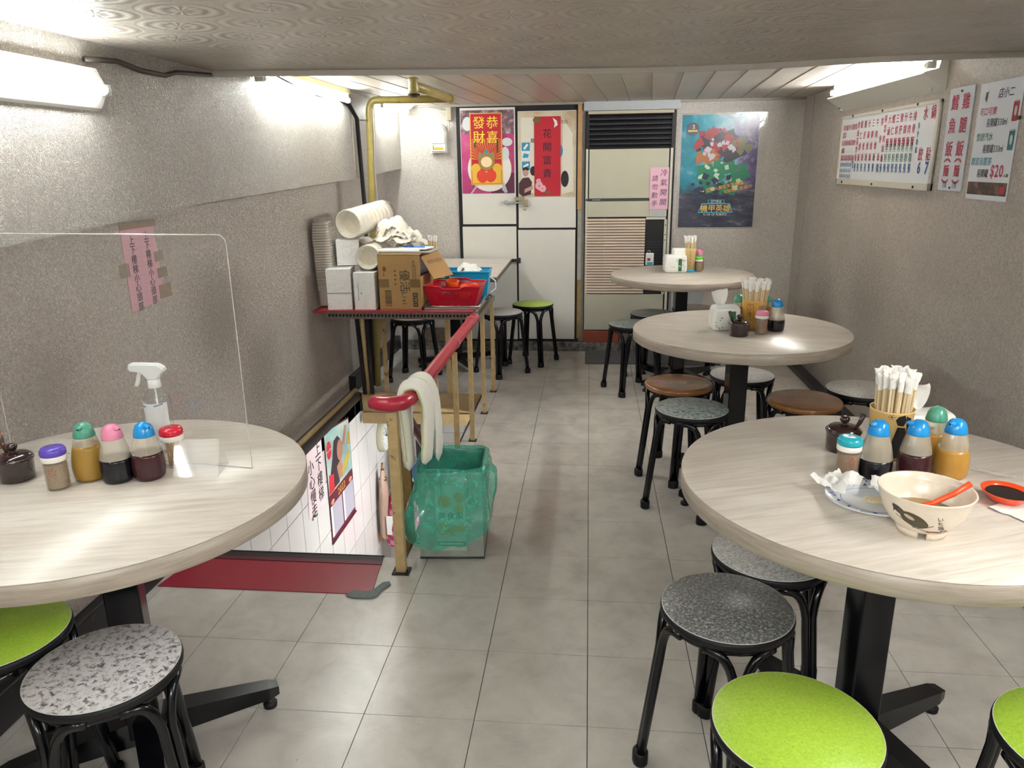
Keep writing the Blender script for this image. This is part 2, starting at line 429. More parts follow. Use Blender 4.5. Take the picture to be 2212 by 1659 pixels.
# ceiling: low embossed panel near the camera, a higher panel behind it
cedge = [(XL, 1.255), (-1.128, 1.325), (-.5, 1.42), (0, 1.515), (.3, 1.53), (.6, 1.505), (1.0, 1.385), (1.38, 1.345), (XR, 1.345)]
b = B(); P = [(XL-.05, YF)] + [(XR+.05, YF)] + [(x, y) for x, y in reversed(cedge)]
b.poly(P, ZN, ZN+.14); ceiling = struct(b.build('ceiling', CEIL))
b = B(); b.bx((XL-.1, 1.0, ZF), (XR+.1, YB+.1, ZF+.1)); far = b.build('far_ceiling_panel', CEILF, ceiling)
# tongue-and-groove joints of the far panel, as thin raised battens
jm = plain('ceiling_joint', '6e665d', .6)
for k in range(-11, 12):
    xb = k*.155; b = B()
    M = Matrix.Translation((xb, 2.7, ZF-.0006)) @ Matrix.Rotation(-.075, 4, 'Z')
    b.box((0, 0, 0), (.0035, 3.0, .0016), M=M); b.build('joint', jm, ceiling)
tr = B()
sec = [(0, 0), (.016, 0), (.016, .012), (.006, .012), (.006, .024), (0, .024)]
pts = cedge; vs = []; fs = []
for (x, y) in pts:
    for u, v in sec: vs.append((x, y+.014-u, ZN-.02+v))
m = len(sec)
for i in range(len(pts)-1):
    for k in range(m): fs.append((i*m+k, i*m+(k+1) % m, (i+1)*m+(k+1) % m, (i+1)*m+k))
tr._add(vs, fs); struct(tr.build('trim_1', plain('ceiling_edge_strip', 'a59d92', .35)))
struct(B().bx((XL, 4.19, 1.835), (XR, 4.22, 1.85)).build('trim_2', plain('cornice_strip', '9c948a', .5)))
# baseboards
BB = plain('black_baseboard', '1b191d', .4, wear=('4a443c', 14, .66))
struct(B().bx((1.418, YF, 0), (1.499, YB-.002, .03), .006).build('baseboard_right', BB))
struct(B().bx((XL+.001, YF, 0), (-1.526, OY0-.02, .108), .004).build('baseboard_left', BB))
struct(B().bx((XL+.001, OY1+.01, 0), (-1.52, YB-.002, .105), .004).build('baseboard_left_far', BB))
# kerb under the back wall
KERB = tint('worn_stone_kerb', [(.35, '2b2a28'), (.5, '6e6b66'), (.62, '8c8984')], 22, .5, 6, .7)
struct(B().bx((-1.5, 4.17, 0), (1.41, YB-.001, .07), .006).build('baseboard_back', KERB))

# ---------------------------------------------------------------- stairwell below the floor
WHITETILE = plain('white_glazed_tile', 'dcd8d6', .12, 0, .6)
TJ = plain('dark_tile_joint', '26221f', .7)
SX = -1.5
ws = struct(B().bx((SX-.1, .2, -2.6), (SX-.006, 4.7, -.131)).build('wall_stairwell', TJ))
full = B().box((0, 0, 0), (.006, .1955, .3055)).mesh('tile', WHITETILE)
for i in range(-4, 14):
    for j in range(-7, 0):
        y0 = 1.66+.2*i; z1 = -.012-.31*(-j-1)
        if y0 < .8 or y0 > 4.4: continue
        zz = z1-.155
        if z1 > -.05:   # top course is cut by the floor trim
            B().bx((SX-.006, y0+.0023, z1-.3078), (SX, y0+.1977, -.045)).build('tile', WHITETILE, ws)
        else: link('tile', full, ws, (SX-.003, y0+.1, zz))
lowm = NT('lower_room_wall_tiles'); br = lowm.n('ShaderNodeTexBrick'); br.inputs['Color1'].default_value = br.inputs['Color2'].default_value = (*hexc('dcd8d5'), 1)
br.inputs['Mortar'].default_value = (*hexc('8d8680'), 1); br.inputs['Scale'].default_value = 4.0; br.inputs['Mortar Size'].default_value = .008; br.inputs['Brick Width'].default_value = .8; br.inputs['Row Height'].default_value = .4
lowm.l(lowm.coord('World', (1, 1, 1), (PI/2, 0, 0)), br.inputs['Vector']); lowm.set(Base_Color=br.outputs[0], Roughness=.3)
struct(B().bx((SX-.1, 4.7, -2.6), (2.0, 4.8, -.131)).build('wall_lower_back', lowm.m))
struct(B().bx((2.0, .2, -2.6), (2.1, 4.8, -.131)).build('wall_lower_right', plain('lower_room_paint', 'd0ccc6', .6)))
struct(B().bx((SX-.1, .1, -2.6), (2.1, .2, -.131)).build('wall_lower_front', plain('lower_room_paint', 'd0ccc6', .6)))
struct(B().bx((SX-.1, .1, -2.7), (2.1, 4.8, -2.6)).build('floor_lower', plain('lower_floor', '9a948c', .4, vary=.1)))
st = struct(bpy.data.objects.new('staircase', None)); COL.objects.link(st)
for k in range(10):
    B().bx((SX+.005, OY0-.02+.2*k, -.2*(k+1)-.06), (OX1-.02, OY0+.2*(k+1), -.2*(k+1)), .005).build('step', plain('stair_step_stone', '8d857b', .45, vary=.15), st)
BROWN = plain('brown_enamel_steel', 'a18a62', .45, vary=.12, wear=('33281c', 9, .63))
# steel edges of the opening
b = B(); b.bx((OX0+.02, OY1-.012, -.075), (OX1-.012, OY1, .002)); b.bx((OX0+.02, OY1-.03, -.205), (OX1+.03, OY1-.001, -.13)); b.bx((OX0+.02, OY1-.006, -.13), (OX1, OY1, -.075))
struct(b.build('trim_3', BROWN))
b = B(); b.bx((XL+.002, OY0, -.045), (SX+.012, OY1, .004), .006); struct(b.build('trim_4', plain('dark_skirting_steel', '2c2723', .5, vary=.2)))
struct(B().cyl((-1.523, OY0+.05, .012), (-1.523, OY1, .012), .017, 10).build('trim_5', BROWN))
b = B(); b.bx((OX1-.008, OY0, -.13), (OX1, OY1, .001)); struct(b.build('trim_6', plain('dark_skirting_steel', '2c2723', .5)))
# ================================================================== LAMPS, PIPES, CABLES
def wall_lamp(side, xw, y0, y1, ztube, sec, label, tubes=1, loc_name='fluorescent_lamp', tmat=None):
    """sec: (distance from wall, z) outline of the housing; tube hangs in front"""
    t = thing(loc_name, label, 'lamp', (xw, (y0+y1)/2, ztube), (0, 0, 0), 'fluorescent lamps')
    L = (y1-y0)/2; sgn = -side
    b = B(); n = len(sec)
    vs = [(sgn*d, -L-.02, z-ztube) for d, z in sec] + [(sgn*d, L+.02, z-ztube) for d, z in sec]
    fs = [(i, (i+1) % n, n+(i+1) % n, n+i) for i in range(n)] + [tuple(reversed(range(n))), tuple(range(n, 2*n))]
    b._add(vs, fs); b.build('housing', WHITEMETAL, t)
    dm = max(d for d, z in sec)+.016
    for dx, dz in (tubes if isinstance(tubes, list) else [(0, 0)]):
        b = B(); b.cyl((sgn*(dm+dx), -L+.012, dz), (sgn*(dm+dx), L-.012, dz), .0135, 12); b.build('tube', tmat or TUBE, t)
        for e in (-1, 1):
            b = B(); b.cyl((sgn*(dm+dx), e*(L-.012), dz), (sgn*(dm+dx), e*(L+.004), dz), .014, 12); b.box((sgn*(dm-.012+dx), e*(L+.008), dz), (.04, .012, .03), bevel=.003)
            b.build('socket', plain('lamp_socket', 'c9c9c4', .4), t)
    return t
lamp_r = wall_lamp(1, 1.499, 1.98, 3.32, 1.80, [(0, 1.847), (.03, 1.847), (.042, 1.79), (.098, 1.777), (.10, 1.770), (0, 1.70)], 'fluorescent wall lamp above the price board on the right wall', [(-.036, .004), (-.056, .034)])
B().cyl((-.03, -.6, -.075), (-.03, -.6, -.094), .007, 8).build('pull_knob', WHITEMETAL, lamp_r)
wall_lamp(-1, -1.439, -.70, .512, 1.64, [(0, 1.70), (.018, 1.70), (.036, 1.66), (.036, 1.625), (.016, 1.592), (0, 1.585)], 'fluorescent wall lamp nearest the camera on the left wall', tmat=TUBE_OLD)
lm = wall_lamp(-1, -1.439, 1.66, 2.86, 1.788, [(0, 1.82), (.022, 1.82), (.022, 1.80), (0, 1.79)], 'fluorescent tube above the slanted wall box by the yellow pipe', tmat=TUBE_MID)
b = B(); b.bx((.0, -.72, .036), (.05, .60, .061)); b.box((.04, .58, .03), (.012, .012, .05)); b.build('mounting_board', plain('yellowed_board', '9c9066', .5, vary=.1), lm)
b = B(); b.tube([(.02, -.75, .05), (.05, -.5, .022), (.045, -.2, -.004), (.03, .1, -.012), (.02, .25, -.01)], .006, 6); b.build('cable', RUBBER, lm)
t = thing('fluorescent_lamp', 'short fluorescent lamp hanging in the far left ceiling corner', 'lamp', (-1.365, 3.82, 1.85), (0, 0, -.06), 'fluorescent lamps')
b = B(); S = [(-.06, 0), (.06, 0), (.022, -.028), (-.022, -.028)]
b._add([(x, -.3, z) for x, z in S]+[(x, .3, z) for x, z in S], [(0,1,5,4),(1,2,6,5),(2,3,7,6),(3,0,4,7),(3,2,1,0),(4,5,6,7)]); b.build('housing', WHITEMETAL, t)
for e in (-1, 1): B().box((0, e*.29, -.042), (.02, .014, .03), bevel=.004).build('socket', plain('lamp_socket', 'c9c9c4', .4), t)
B().cyl((0, -.283, -.052), (0, .283, -.052), .0125, 12).build('tube', TUBE_MID, t)
# the room goes on behind the camera; unseen lamps added there for fill light
wall_lamp(1, 1.499, -1.5, -.3, 1.69, [(0, 1.74), (.03, 1.74), (.05, 1.69), (.05, 1.675), (0, 1.62)], 'unseen fluorescent fill lamp added on the right wall behind the camera')
wall_lamp(-1, -1.439, -2.7, -1.5, 1.64, [(0, 1.70), (.018, 1.70), (.036, 1.66), (.036, 1.625), (.016, 1.592), (0, 1.585)], 'unseen fluorescent fill lamp added on the left wall behind the camera', tmat=TUBE_OLD)
t = thing('fluorescent_lamp', 'unseen twin fluorescent fill lamp added on the ceiling behind the camera', 'lamp', (0.1, -2.35, ZN), (0, 0, 0), 'fluorescent lamps')
b = B(); b.box((0, 0, -.012), (1.26, .16, .024)); b.build('housing', WHITEMETAL, t)
for y in (-.045, .045): B().cyl((-.59, y, -.045), (.59, y, -.045), .0135, 12).build('tube', TUBE_MID, t)
# lamp of the lower room, under the floor slab
t = thing('fluorescent_lamp', 'fluorescent lamp under the floor slab lighting the lower room', 'lamp', (-.25, 2.6, -.135), (0, 0, 0), 'fluorescent lamps')
b = B(); b.box((0, 0, -.012), (.12, 1.24, .024)); b.build('housing', WHITEMETAL, t)
for x in (-.035, .035): B().cyl((x, -.59, -.045), (x, .59, -.045), .0135, 12).build('tube', TUBE, t)

# yellow gas pipe with elbow and branch
GOLD = plain('yellow_painted_pipe', '9a8a4c', .38, vary=.12, wear=('5b4f2a', 12, .66))
t = thing('gas_pipe', 'yellow painted pipe rising by the shelf and branching along the ceiling', 'pipe', (-1.345, 3.06, 0))
b = B(); pts = [(-.052, 0, .02), (-.022, 0, .9), (.005, 0, 1.735)] + [(.005+.045*(1-math.cos(a)), 0, 1.735+.068*math.sin(a)) for a in [i*PI/2/6 for i in range(1, 7)]] + [(.5, 0, 1.80)]
b.tube(pts, .0215, 14); b.build('pipe', GOLD, t)
b = B(); b.tube([(.5, 0, 1.80), (.49, -.55, 1.795), (.478, -.86, 1.793)], .0215, 14); b.cyl((.5, .024, 1.80), (.5, -.03, 1.80), .026, 14); b.build('branch_pipe', GOLD, t)
b = B(); b.lathe([(.0, -.05), (.024, -.045), (.027, -.01), (.022, .02), (.026, .026), (.026, .036), (.016, .042)], 16, Matrix.Translation((.478, -.88, 1.79))); b.build('valve_elbow', GOLD, t)
b = B(); b.cyl((.478, -.88, 1.74), (.478, -.88, 1.765), .018, 12); b.cyl((.478, -.88, 1.745), (.478, -.88, 1.755), .03, 12); b.build('valve_ring', plain('dark_brass', '33291f', .4, .6), t)
for z in (1.69, 1.14, .55): B().tube([(-.022+.032*math.cos(2*PI*i/14), .032*math.sin(2*PI*i/14), z) for i in range(14)], .003, 6, True).build('pipe_clip', CHROME, t)
t = thing('black_hose', 'black corrugated cable conduit running down beside the yellow pipe', 'cable', (-1.41, 3.03, 0))
b = B(); b.tube([(-.02, -.25, 1.80), (-.012, -.1, 1.77), (.0, .0, 1.70), (.012, .0, 1.2), (.002, 0, .5), (-.012, 0, .03)], .0135, 8); b.build('conduit', RUBBER, t)
t = tag(B().tube([(-1.30, 3.02, 1.78), (-1.302, 3.02, 1.6), (-1.315, 3.02, 1.45), (-1.31, 3.02, 1.2), (-1.318, 3.02, 1.0), (-1.33, 3.02, .9)], .0035, 6).build('thin_cable', plain('grey_cable', '9a9a98', .5)), 'thin grey cable dangling beside the yellow pipe', 'cable')
tag(B().tube([(-1.43, .50, 1.722), (-1.432, .66, 1.735), (-1.43, .78, 1.722), (-1.43, .92, 1.722), (-1.432, 1.0, 1.74), (-1.43, 1.25, 1.758)], .008, 7).build('dark_cable', plain('brown_cable', '3b322b', .5)), 'brown cable looping under the low ceiling beside the left lamp', 'cable')
# ================================================================== TABLES AND STOOLS
TH = .73
def round_table(x, y, label, post_rot=.3, arm_rot=.3, grain=0.0, name='round_table'):
    t = thing(name, label, 'table', (x, y, 0), (0, 0, 0), 'round dining tables')
    b = B(); b.lathe([(0, TH-.002), (.4485, TH-.002), (.4492, TH-.001), (.4485, TH), (0, TH)], 96); b.build('tabletop', LAM, t, rot=(0, 0, grain))
    b = B(); b.lathe([(0, TH-.045), (.446, TH-.045), (.45, TH-.042), (.45, TH-.0032), (.448, TH-.0022), (0, TH-.0022)], 96); b.build('edge_band', LAMEDGE, t)
    b = B(); b.box((0, 0, TH-.05), (.34, .34, .01), post_rot); b.build('support_plate', BLACK, t)
    b = B(); b.box((0, 0, (TH+.03)/2), (.078, .078, TH-.075), post_rot, .004); b.build('post', BLACK, t)
    for k in range(4):
        a = arm_rot + k*PI/2; M = Matrix.Rotation(a, 4, 'Z')
        b = B(); vs = []
        for d, hw, z0, z1 in ((.02, .032, .035, .105), (.30, .022, .035, .07), (.325, .016, .040, .064)):
            vs += [(d, -hw, z0), (d, hw, z0), (d, hw, z1), (d, -hw, z1)]
        fs = [(3, 2, 1, 0), (8, 9, 10, 11)]
        for q in (0, 4): fs += [(q+i, q+(i+1) % 4, q+4+(i+1) % 4, q+4+i) for i in range(4)]
        b._add(vs, fs, M); arm = b.build('foot_arm', BLACK, t)
        b = B(); b.lathe([(.018, 0), (.019, .012), (.012, .018), (.007, .02), (.007, .04)], 14, M @ Matrix.Translation((.30, 0, 0))); b.build('glide', RUBBER, arm)
    return t
T_LEFT = (-1.114, -.159); T_RIGHT = (.659, -.019); T_MID = (.634, 1.591); T_FAR = (.583, 3.293)
round_table(*T_LEFT, 'round table with the spray bottle, against the left wall', .42, .6, .25)
round_table(*T_RIGHT, 'round table with the dirty bowl and plate, nearest on the right', .2, .55, .35)
round_table(*T_MID, 'round table with the white tissue pack, middle of the right row', .12, .75, -.35)
round_table(*T_FAR, 'round table in front of the air conditioner', .1, .75, .5)

# one leg = two bent tubes that spread into the ring under the seat
SEATZ = .44
def leg_pts(sg):
    P = [Vector((.186, sg*.0102, .012)), Vector((.165, sg*.0104, .18)), Vector((.150, sg*.0112, .30))]
    for k in range(1, 8):
        u = k/7; a = sg*(.075+u*.50); r = .149-.012*u
        z = .30 + (.108)*math.sin(min(1, u*1.15)*PI/2)
        P.append(Vector((r*math.cos(a*u+sg*.06*(1-u)), r*math.sin(a*u+sg*.06*(1-u)), z)))
    return P
b = B()
for sg in (-1, 1): b.tube(leg_pts(sg), .0108, 10)
LEG = b.mesh('leg', BLACK)
b = B(); b.lathe([(.0, 0), (.0185, 0), (.0195, .004), (.0195, .03), (.017, .034), (0, .034)], 12, Matrix.Translation((.1845, 0, 0)), sy=1.25); CAP = b.mesh('foot_cap', RUBBER)
b = B(); b.tube([(.132*math.cos(2*PI*i/32), .132*math.sin(2*PI*i/32), .409) for i in range(32)], .0085, 8, True); RING = b.mesh('seat_ring', BLACK)
b = B(); b.lathe([(0, .417), (.146, .417), (.1495, .421), (.1505, .428), (.1495, .4355), (.147, .4375), (0, .4375)], 56); RIM = b.mesh('seat_rim', RUBBER)
TOPM = {}
for k, m in SEAT.items():
    b = B(); b.lathe([(0, .4376), (.1462, .4376), (.147, .4385), (.146, .44), (0, .44)], 56); TOPM[k] = b.mesh('seat_top', m)
b = B(); b.lathe([(0, .412), (.140, .412), (.150, .418), (.156, .427), (.155, .435), (.148, .4415), (.138, .443), (0, .443)], 56); WOODTOP = b.mesh('seat', WOOD)
WHITERIM = plain('seat_white_edge', 'cfd0cc', .4)
b = B(); b.tube([(.1467*math.cos(2*PI*i/56), .1467*math.sin(2*PI*i/56), .4388) for i in range(56)], .0012, 4, True); EDGE = b.mesh('edge_line', WHITERIM)
def stool(x, y, rot, kind, label):
    t = thing('stool', label, 'stool', (x, y, 0), (0, 0, math.radians(rot)), 'round stools with black tube legs')
    if kind == 'wood': link('seat', WOODTOP, t)
    else:
        link('seat_rim', RIM, t); s_ = link('seat_top', TOPM[kind], t); link('edge_line', EDGE, s_)
    link('seat_ring', RING, t)
    for k in range(4):
        l = link('leg', LEG, t, rot=(0, 0, k*PI/2)); link('foot_cap', CAP, l)
    return t
stool(.314, -.099, 3, 'dark', 'dark grey granite-look stool in front of the nearest right table')
stool(.470, .165, 30, 'light', 'pale grey stool half hidden under the nearest right table')
stool(.372, -.479, 20, 'lime', 'lime green stool in front of the dark grey stool at lower right')
stool(.871, -.481, 35, 'lime', 'lime green stool cut off by the right edge of the picture')
stool(-1.31, -.33, 20, 'lime', 'lime green stool under the left table at the left picture edge')
stool(-.996, -.42, -15, 'white', 'white stool with grey flakes beside the left table')
stool(.422, 1.384, 12, 'blue', 'blue-grey flecked stool in front of the middle table')
stool(.409, 1.762, 20, 'wood', 'brown wooden-topped stool behind the blue-grey flecked stool')
stool(.727, 1.925, 40, 'light', 'pale grey stool behind the post of the middle table')
stool(.913, 1.526, 5, 'wood', 'brown wooden-topped stool right of the middle table post')
stool(1.205, 1.703, 25, 'light', 'pale grey stool by the right wall behind the chopstick cup')
stool(.271, 3.12, -20, 'blue', 'grey stool left of the far table in front of the air conditioner')
stool(.427, 3.481, 10, 'dark', 'dark grey stool tucked under the left side of the far table')
stool(.728, 3.671, 30, 'wood', 'dark brown wooden stool behind the far table post')
stool(-.616, 3.507, 0, 'light', 'grey stool beside the lime green stool at the white doors')
stool(-.417, 3.833, 22, 'lime', 'lime green stool standing before the white doors')
stool(-1.202, 3.32, 35, 'cream', 'cream-topped stool behind the shelf over the stairs')

# square-topped table in the far left corner
t = thing('corner_table', 'rectangular laminate table in the far left corner before the doors', 'table', (-1.0, 3.66, 0))
b = B(); b.box((0, .0, TH-.004), (.80, .99, .008)); b.build('tabletop', LAM, t)
b = B(); b.box((0, .0, TH-.022), (.80, .99, .028)); b.build('edge_band', plain('dark_brown_edge', '54412f', .4), t)
b = B(); b.box((0.02, .1, TH/2), (.075, .075, TH-.08), 0, .004); b.build('post', BLACK, t)
for k in range(4):
    M = Matrix.Translation((.02, .1, 0)) @ Matrix.Rotation(.5+k*PI/2, 4, 'Z'); b = B(); b.box((.15, 0, .05), (.30, .045, .04), 0, .006, M); a = b.build('foot_arm', BLACK, t)
    b = B(); b.lathe([(.018, 0), (.018, .012), (.008, .018), (.008, .04)], 12, M @ Matrix.Translation((.28, 0, 0))); b.build('glide', RUBBER, a)
# ================================================================== THINGS ON THE TABLES
SHELL = film('frosted_bottle_plastic', 'e3d9c6', .38, .2)
CLEAR = film('clear_acrylic', 'f2f4f4', .012, .03)
WRAP = film('clear_wrap', 'f4f4f2', .09, .10, 1.0, 16, 0, .10)
GLASSY = film('shaker_plastic', 'd8c8b4', .15, .15)
def interp(prof):
    def r(z):
        for (r0, z0), (r1, z1) in zip(prof, prof[1:]):
            if z1 > z0 and z0 <= z <= z1: return r0+(r1-r0)*(z-z0)/(z1-z0)
        return prof[-1][0]
    return r
class Wrap(B):
    """flat artwork (u right, v up) cut fine and laid on a surface of revolution, facing angle a0"""
    def __init__(s, rfn, a0, off=.0004): super().__init__(); s.rfn = rfn; s.a0 = a0; s.off = off
    def mesh(s, name, mats, recalc=True):
        bm = s.bm
        bmesh.ops.triangulate(bm, faces=bm.faces[:])
        for _ in range(4):
            es = [e for e in bm.edges if e.calc_length() > .006]
            if not es: break
            bmesh.ops.subdivide_edges(bm, edges=es, cuts=1); bmesh.ops.triangulate(bm, faces=bm.faces[:])
        for v in bm.verts:
            u, z = v.co.x, v.co.y; r = s.rfn(z)+s.off; a = s.a0+u/max(r, .005); v.co = Vector((r*math.cos(a), r*math.sin(a), z))
        for f in bm.faces: f.smooth = True
        return super().mesh(name, mats, recalc)
def mini(b, pts):            # small filled outline
    b.poly(pts, 0); return b
BP = [(.029, 0), (.0335, .003), (.0355, .02), (.0365, .038), (.0345, .06), (.030, .085), (.0252, .105), (.0222, .118)]
def sauce_bottle(x, y, rot, cap, liquid, level, label, z=TH, lean=0):
    t = thing('sauce_bottle', label, 'bottle', (x, y, z), (0, 0, rot), 'squeeze bottles'); t.scale = (1, 1, .91)
    rf = interp(BP); n = 10
    b = B(); b.lathe([(rf(level+(.118-level)*i/n), level+(.118-level)*i/n) for i in range(n+1)], 32, cap0=False, cap1=False); b.build('body', SHELL, t)
    b = B(); b.lathe([(rf(level*i/n), level*i/n) for i in range(n+1)], 32); b.build('filled_body', liquid, t)
    b = B(); b.lathe([(.0232, .113), (.0236, .1165), (.0222, .124), (.0205, .133), (.0165, .142), (.010, .148), (.003, .150), (0, .150)], 28); c = b.build('cap', cap, t)
    b = B(); b.tube([(.006, 0, .1375), (.016, 0, .1405), (.0225, 0, .1415), (.0275, 0, .140)], .0085, 10, taper=lambda u: 1-.62*u); b.build('spout', cap, c)
    b = B(); b.cyl((.0268, 0, .1402), (.0279, 0, .140), .0022, 8); b.build('spout_hole', RUBBER, c)
    return t
CAPG = plain('cap_green', '4f9a82', .3); CAPP = plain('cap_pink', 'dd86a6', .25); CAPB = plain('cap_blue', '1f8fd6', .22)
VINEGAR = plain('amber_vinegar', '9c7a35', .25); SOY = plain('dark_soy_sauce', '14131b', .15); BLACKVIN = plain('red_brown_vinegar', '3c1a1f', .2); YELLOWOIL = plain('golden_vinegar', 'b3863a', .2)
def shaker(x, y, cap, fill, label, rot=0, sticks=False, art=True):
    t = thing('spice_shaker', label, 'shaker', (x, y, TH), (0, 0, rot), 'screw-top spice shakers')
    p = [(.0225, 0), (.0245, .003), (.0245, .019), (.0232, .021), (.0245, .023), (.0245, .066), (.022, .070)]
    b = B(); b.lathe(p, 28); b.build('jar', GLASSY, t)
    if sticks:
        for k in range(26):
            a = random.random()*2*PI; r = .018*math.sqrt(random.random()); a2 = random.random()*2*PI
            B().cyl((r*math.cos(a), r*math.sin(a), .003), (.016*math.cos(a2), .016*math.sin(a2), .064), .0012, 5).build('toothpick', plain('toothpick_wood', 'c39a6a', .6), t)
    else:
        B().lathe([(.021, .003), (.0225, .006), (.0225, .058), (.021, .06)], 24).build('ground_spice', fill, t)
    b = B(); b.lathe([(.0255, .066), (.0268, .068), (.0268, .078), (.0255, .080)], 28); b.build('collar', plain('shaker_white_collar', 'eeeae4', .3), t)
    b = B(); b.lathe([(.0265, .0795), (.0272, .083), (.0268, .091), (.0235, .0965), (.016, .0985), (0, .0985)], 28); c = b.build('cap', cap, t)
    b = B(); b.disc(0, 0, .008, .0988, 14, .003); b.build('pour_slot', plain('slot_dark', '4b4650', .5), c)
    if art:
        w = Wrap(lambda z: .0246, -PI/2+.1)
        for k in range(6):
            a = k*PI/3+.3; w.poly([(.0015*math.cos(a), .045+.0015*math.sin(a)), (.009*math.cos(a-.14), .045+.009*math.sin(a-.14)), (.009*math.cos(a+.14), .045+.009*math.sin(a+.14))])
        w.build('printed_mark', plain('red_print', 'a8402f', .5), t, recalc=False)
    return t
POTM = plain('brown_glazed_ceramic', '2c1719', .1, 0, .6, coat=.5)
def condiment_pot(x, y, label, rot=0, s=1.0):
    t = thing('condiment_pot', label, 'pot', (x, y, TH), (0, 0, rot), 'brown lidded condiment pots')
    b = B(); b.lathe([(.034*s, 0), (.037*s, .003), (.038*s, .03), (.0395*s, .046), (.0415*s, .049), (.0415*s, .053), (.039*s, .055), (.036*s, .053)], 36); b.build('body', POTM, t)
    b = B(); b.lathe([(.0395*s, .052), (.0395*s, .056), (.032*s, .062), (.018*s, .066), (.007, .067), (.0055, .070), (.009, .073), (.0125, .079), (.011, .085), (.005, .088), (0, .088)], 36); b.build('lid', POTM, t)
    b = B(); b.tube([(.020*s, .012, .055), (.029*s, .018, .078), (.034*s, .021, .10)], .006, 8, taper=lambda u: .6+.55*u); b.build('spoon_handle', plain('spoon_brown_plastic', '46342c', .3), t)
    return t
CUPY = plain('tan_plastic_cup', 'd9b878', .4); STICK = tint('bamboo_stick', [(.3, 'd6bf95'), (.7, 'e9d9b6')], 60, .55, 3, map_scale=(1, 1, .05))
SLEEVE = plain('paper_sleeve', 'f2f0ec', .6)
b = B()
for sx in (-1, 1): b.box((sx*.0032, 0, .0875), (.0056, .0052, .175), 0, .001)
STICKME = b.mesh('stick_pair', STICK)
def sleeve_mesh(seed):
    rnd = random.Random(seed); b = B()
    def fn(u, v):
        a = 2*PI*u; z = .150+.036*v; rx, ry = .0078, .0044
        if v > .55: k = (v-.55)/.45; rx = .0078+.005*k; ry = .0046-.003*k; z += .010*noise.noise((seed*3.1, u*4, 0))*k
        return (rx*math.cos(a)+.0015*noise.noise((u*3, v*5, seed)), ry*math.sin(a)+.004*(v > .55)*noise.noise((u*5, v*8, seed+9)), z)
    b.grid(fn, 12, 9, True); return b.mesh('paper_sleeve', SLEEVE, recalc=False)
SLEEVES = [sleeve_mesh(k) for k in range(4)]
def chopsticks_in(x, y, z, rtop, hcup, n, label, group, lift=0.0, spread=1.0, seed=1):
    rnd = random.Random(seed)
    for k in range(n):
        if k < n*.68: a = 2*PI*k/(n*.68); q = .80
        else: a = 2*PI*k/(n*.32)+.4; q = .38
        px, py = q*rtop*.78*math.cos(a), q*rtop*.78*math.sin(a); tilt = .105*q*spread+rnd.uniform(-.03, .03)
        t = link('wrapped_chopsticks', STICKME, None, (x+px, y+py, z+.006+lift+rnd.uniform(0, .012)))
        t.rotation_euler = (Matrix.Rotation(a, 3, 'Z') @ Matrix.Rotation(tilt, 3, 'Y') @ Matrix.Rotation(-a+rnd.uniform(-.6, .6), 3, 'Z')).to_euler()
        tag(t, label, 'chopsticks', group); link('paper_sleeve', SLEEVES[k % 4], t)
def chopstick_cup(x, y, label, rt, rb, h, mat=CUPY, base=None, rot=0, cat='cup'):
    t = thing('chopstick_cup', label, cat, (x, y, TH), (0, 0, rot), 'chopstick cups')
    b = B(); b.lathe([(rb*.9, .004), (rb, .002), (rt, h-.004), (rt+.0015, h), (rt-.002, h), (rb-.003, .006), (0, .006)], 40, cap0=False); b.build('cup', mat, t)
    if base: b = B(); b.lathe([(rb+.004, 0), (rb+.006, .004), (rb+.001, .014), (rb-.004, .02)], 32); b.build('base_ring', base, t)
    return t, (lambda z: rb+(rt-rb)*z/h)
def tissue_pack(x, y, rot, label, w_=.125, d_=.085, h_=.098, pull=.06, band=True, cat='tissue pack'):
    t = thing('tissue_pack', label, cat, (x, y, TH), (0, 0, rot), 'tissue packs on tables')
    b = B(); b.box((0, 0, h_/2), (w_, d_, h_), 0, .018, None, 4)
    bmesh.ops.subdivide_edges(b.bm, edges=b.bm.edges[:], cuts=2, use_grid_fill=True)
    for v in b.bm.verts:
        if v.co.z > .004: v.co += Vector(noise.noise_vector(v.co*28))*.003
        f = v.co.z/h_
        v.co.x *= 1-.06*f*f; v.co.y *= 1-.22*f*f
    for f in b.bm.faces: f.smooth = True
    b.build('pack', plain('tissue_pack_film', 'eceeea', .22, 0, .6), t)
    if band:
        b = B()
        yy = -d_/2-.0012
        b.bx((.012, yy, .012), (.034, yy+.001, h_*.80)); b.build('green_band', plain('green_print', '2f6b41', .4), t)
        b = B(); rnd = random.Random(int(x*100))
        for k in range(16):
            cx = rnd.choice([rnd.uniform(-w_*.42, .006), rnd.uniform(.038, w_*.42)]); cz = rnd.uniform(.012, h_*.75); a = rnd.uniform(0, PI)
            M = Matrix.Translation((cx, yy-.0003, cz)) @ Matrix.Rotation(PI/2, 4, 'X')
            b.disc(0, 0, .004, 0, 8, .0015, M, a)
        b.build('leaf_print', plain('grey_green_print', '5d6b62', .5), t, recalc=False)
    if pull:
        b = B()
        def fn(u, v):
            z = h_-.012+pull*v*1.1; wd = .012+.030*math.sin(v*PI*.62); a = (u-.5)*2
            return (-.018+a*wd*.75-.012*v, .010*math.sin(a*2.2+v*3)+.006*noise.noise((u*4, v*4, 2)), z+.008*a*v+.006*noise.noise((u*3, v*3, 7)))
        b.grid(fn, 14, 14); b.build('tissue', PAPER, t)
    return t
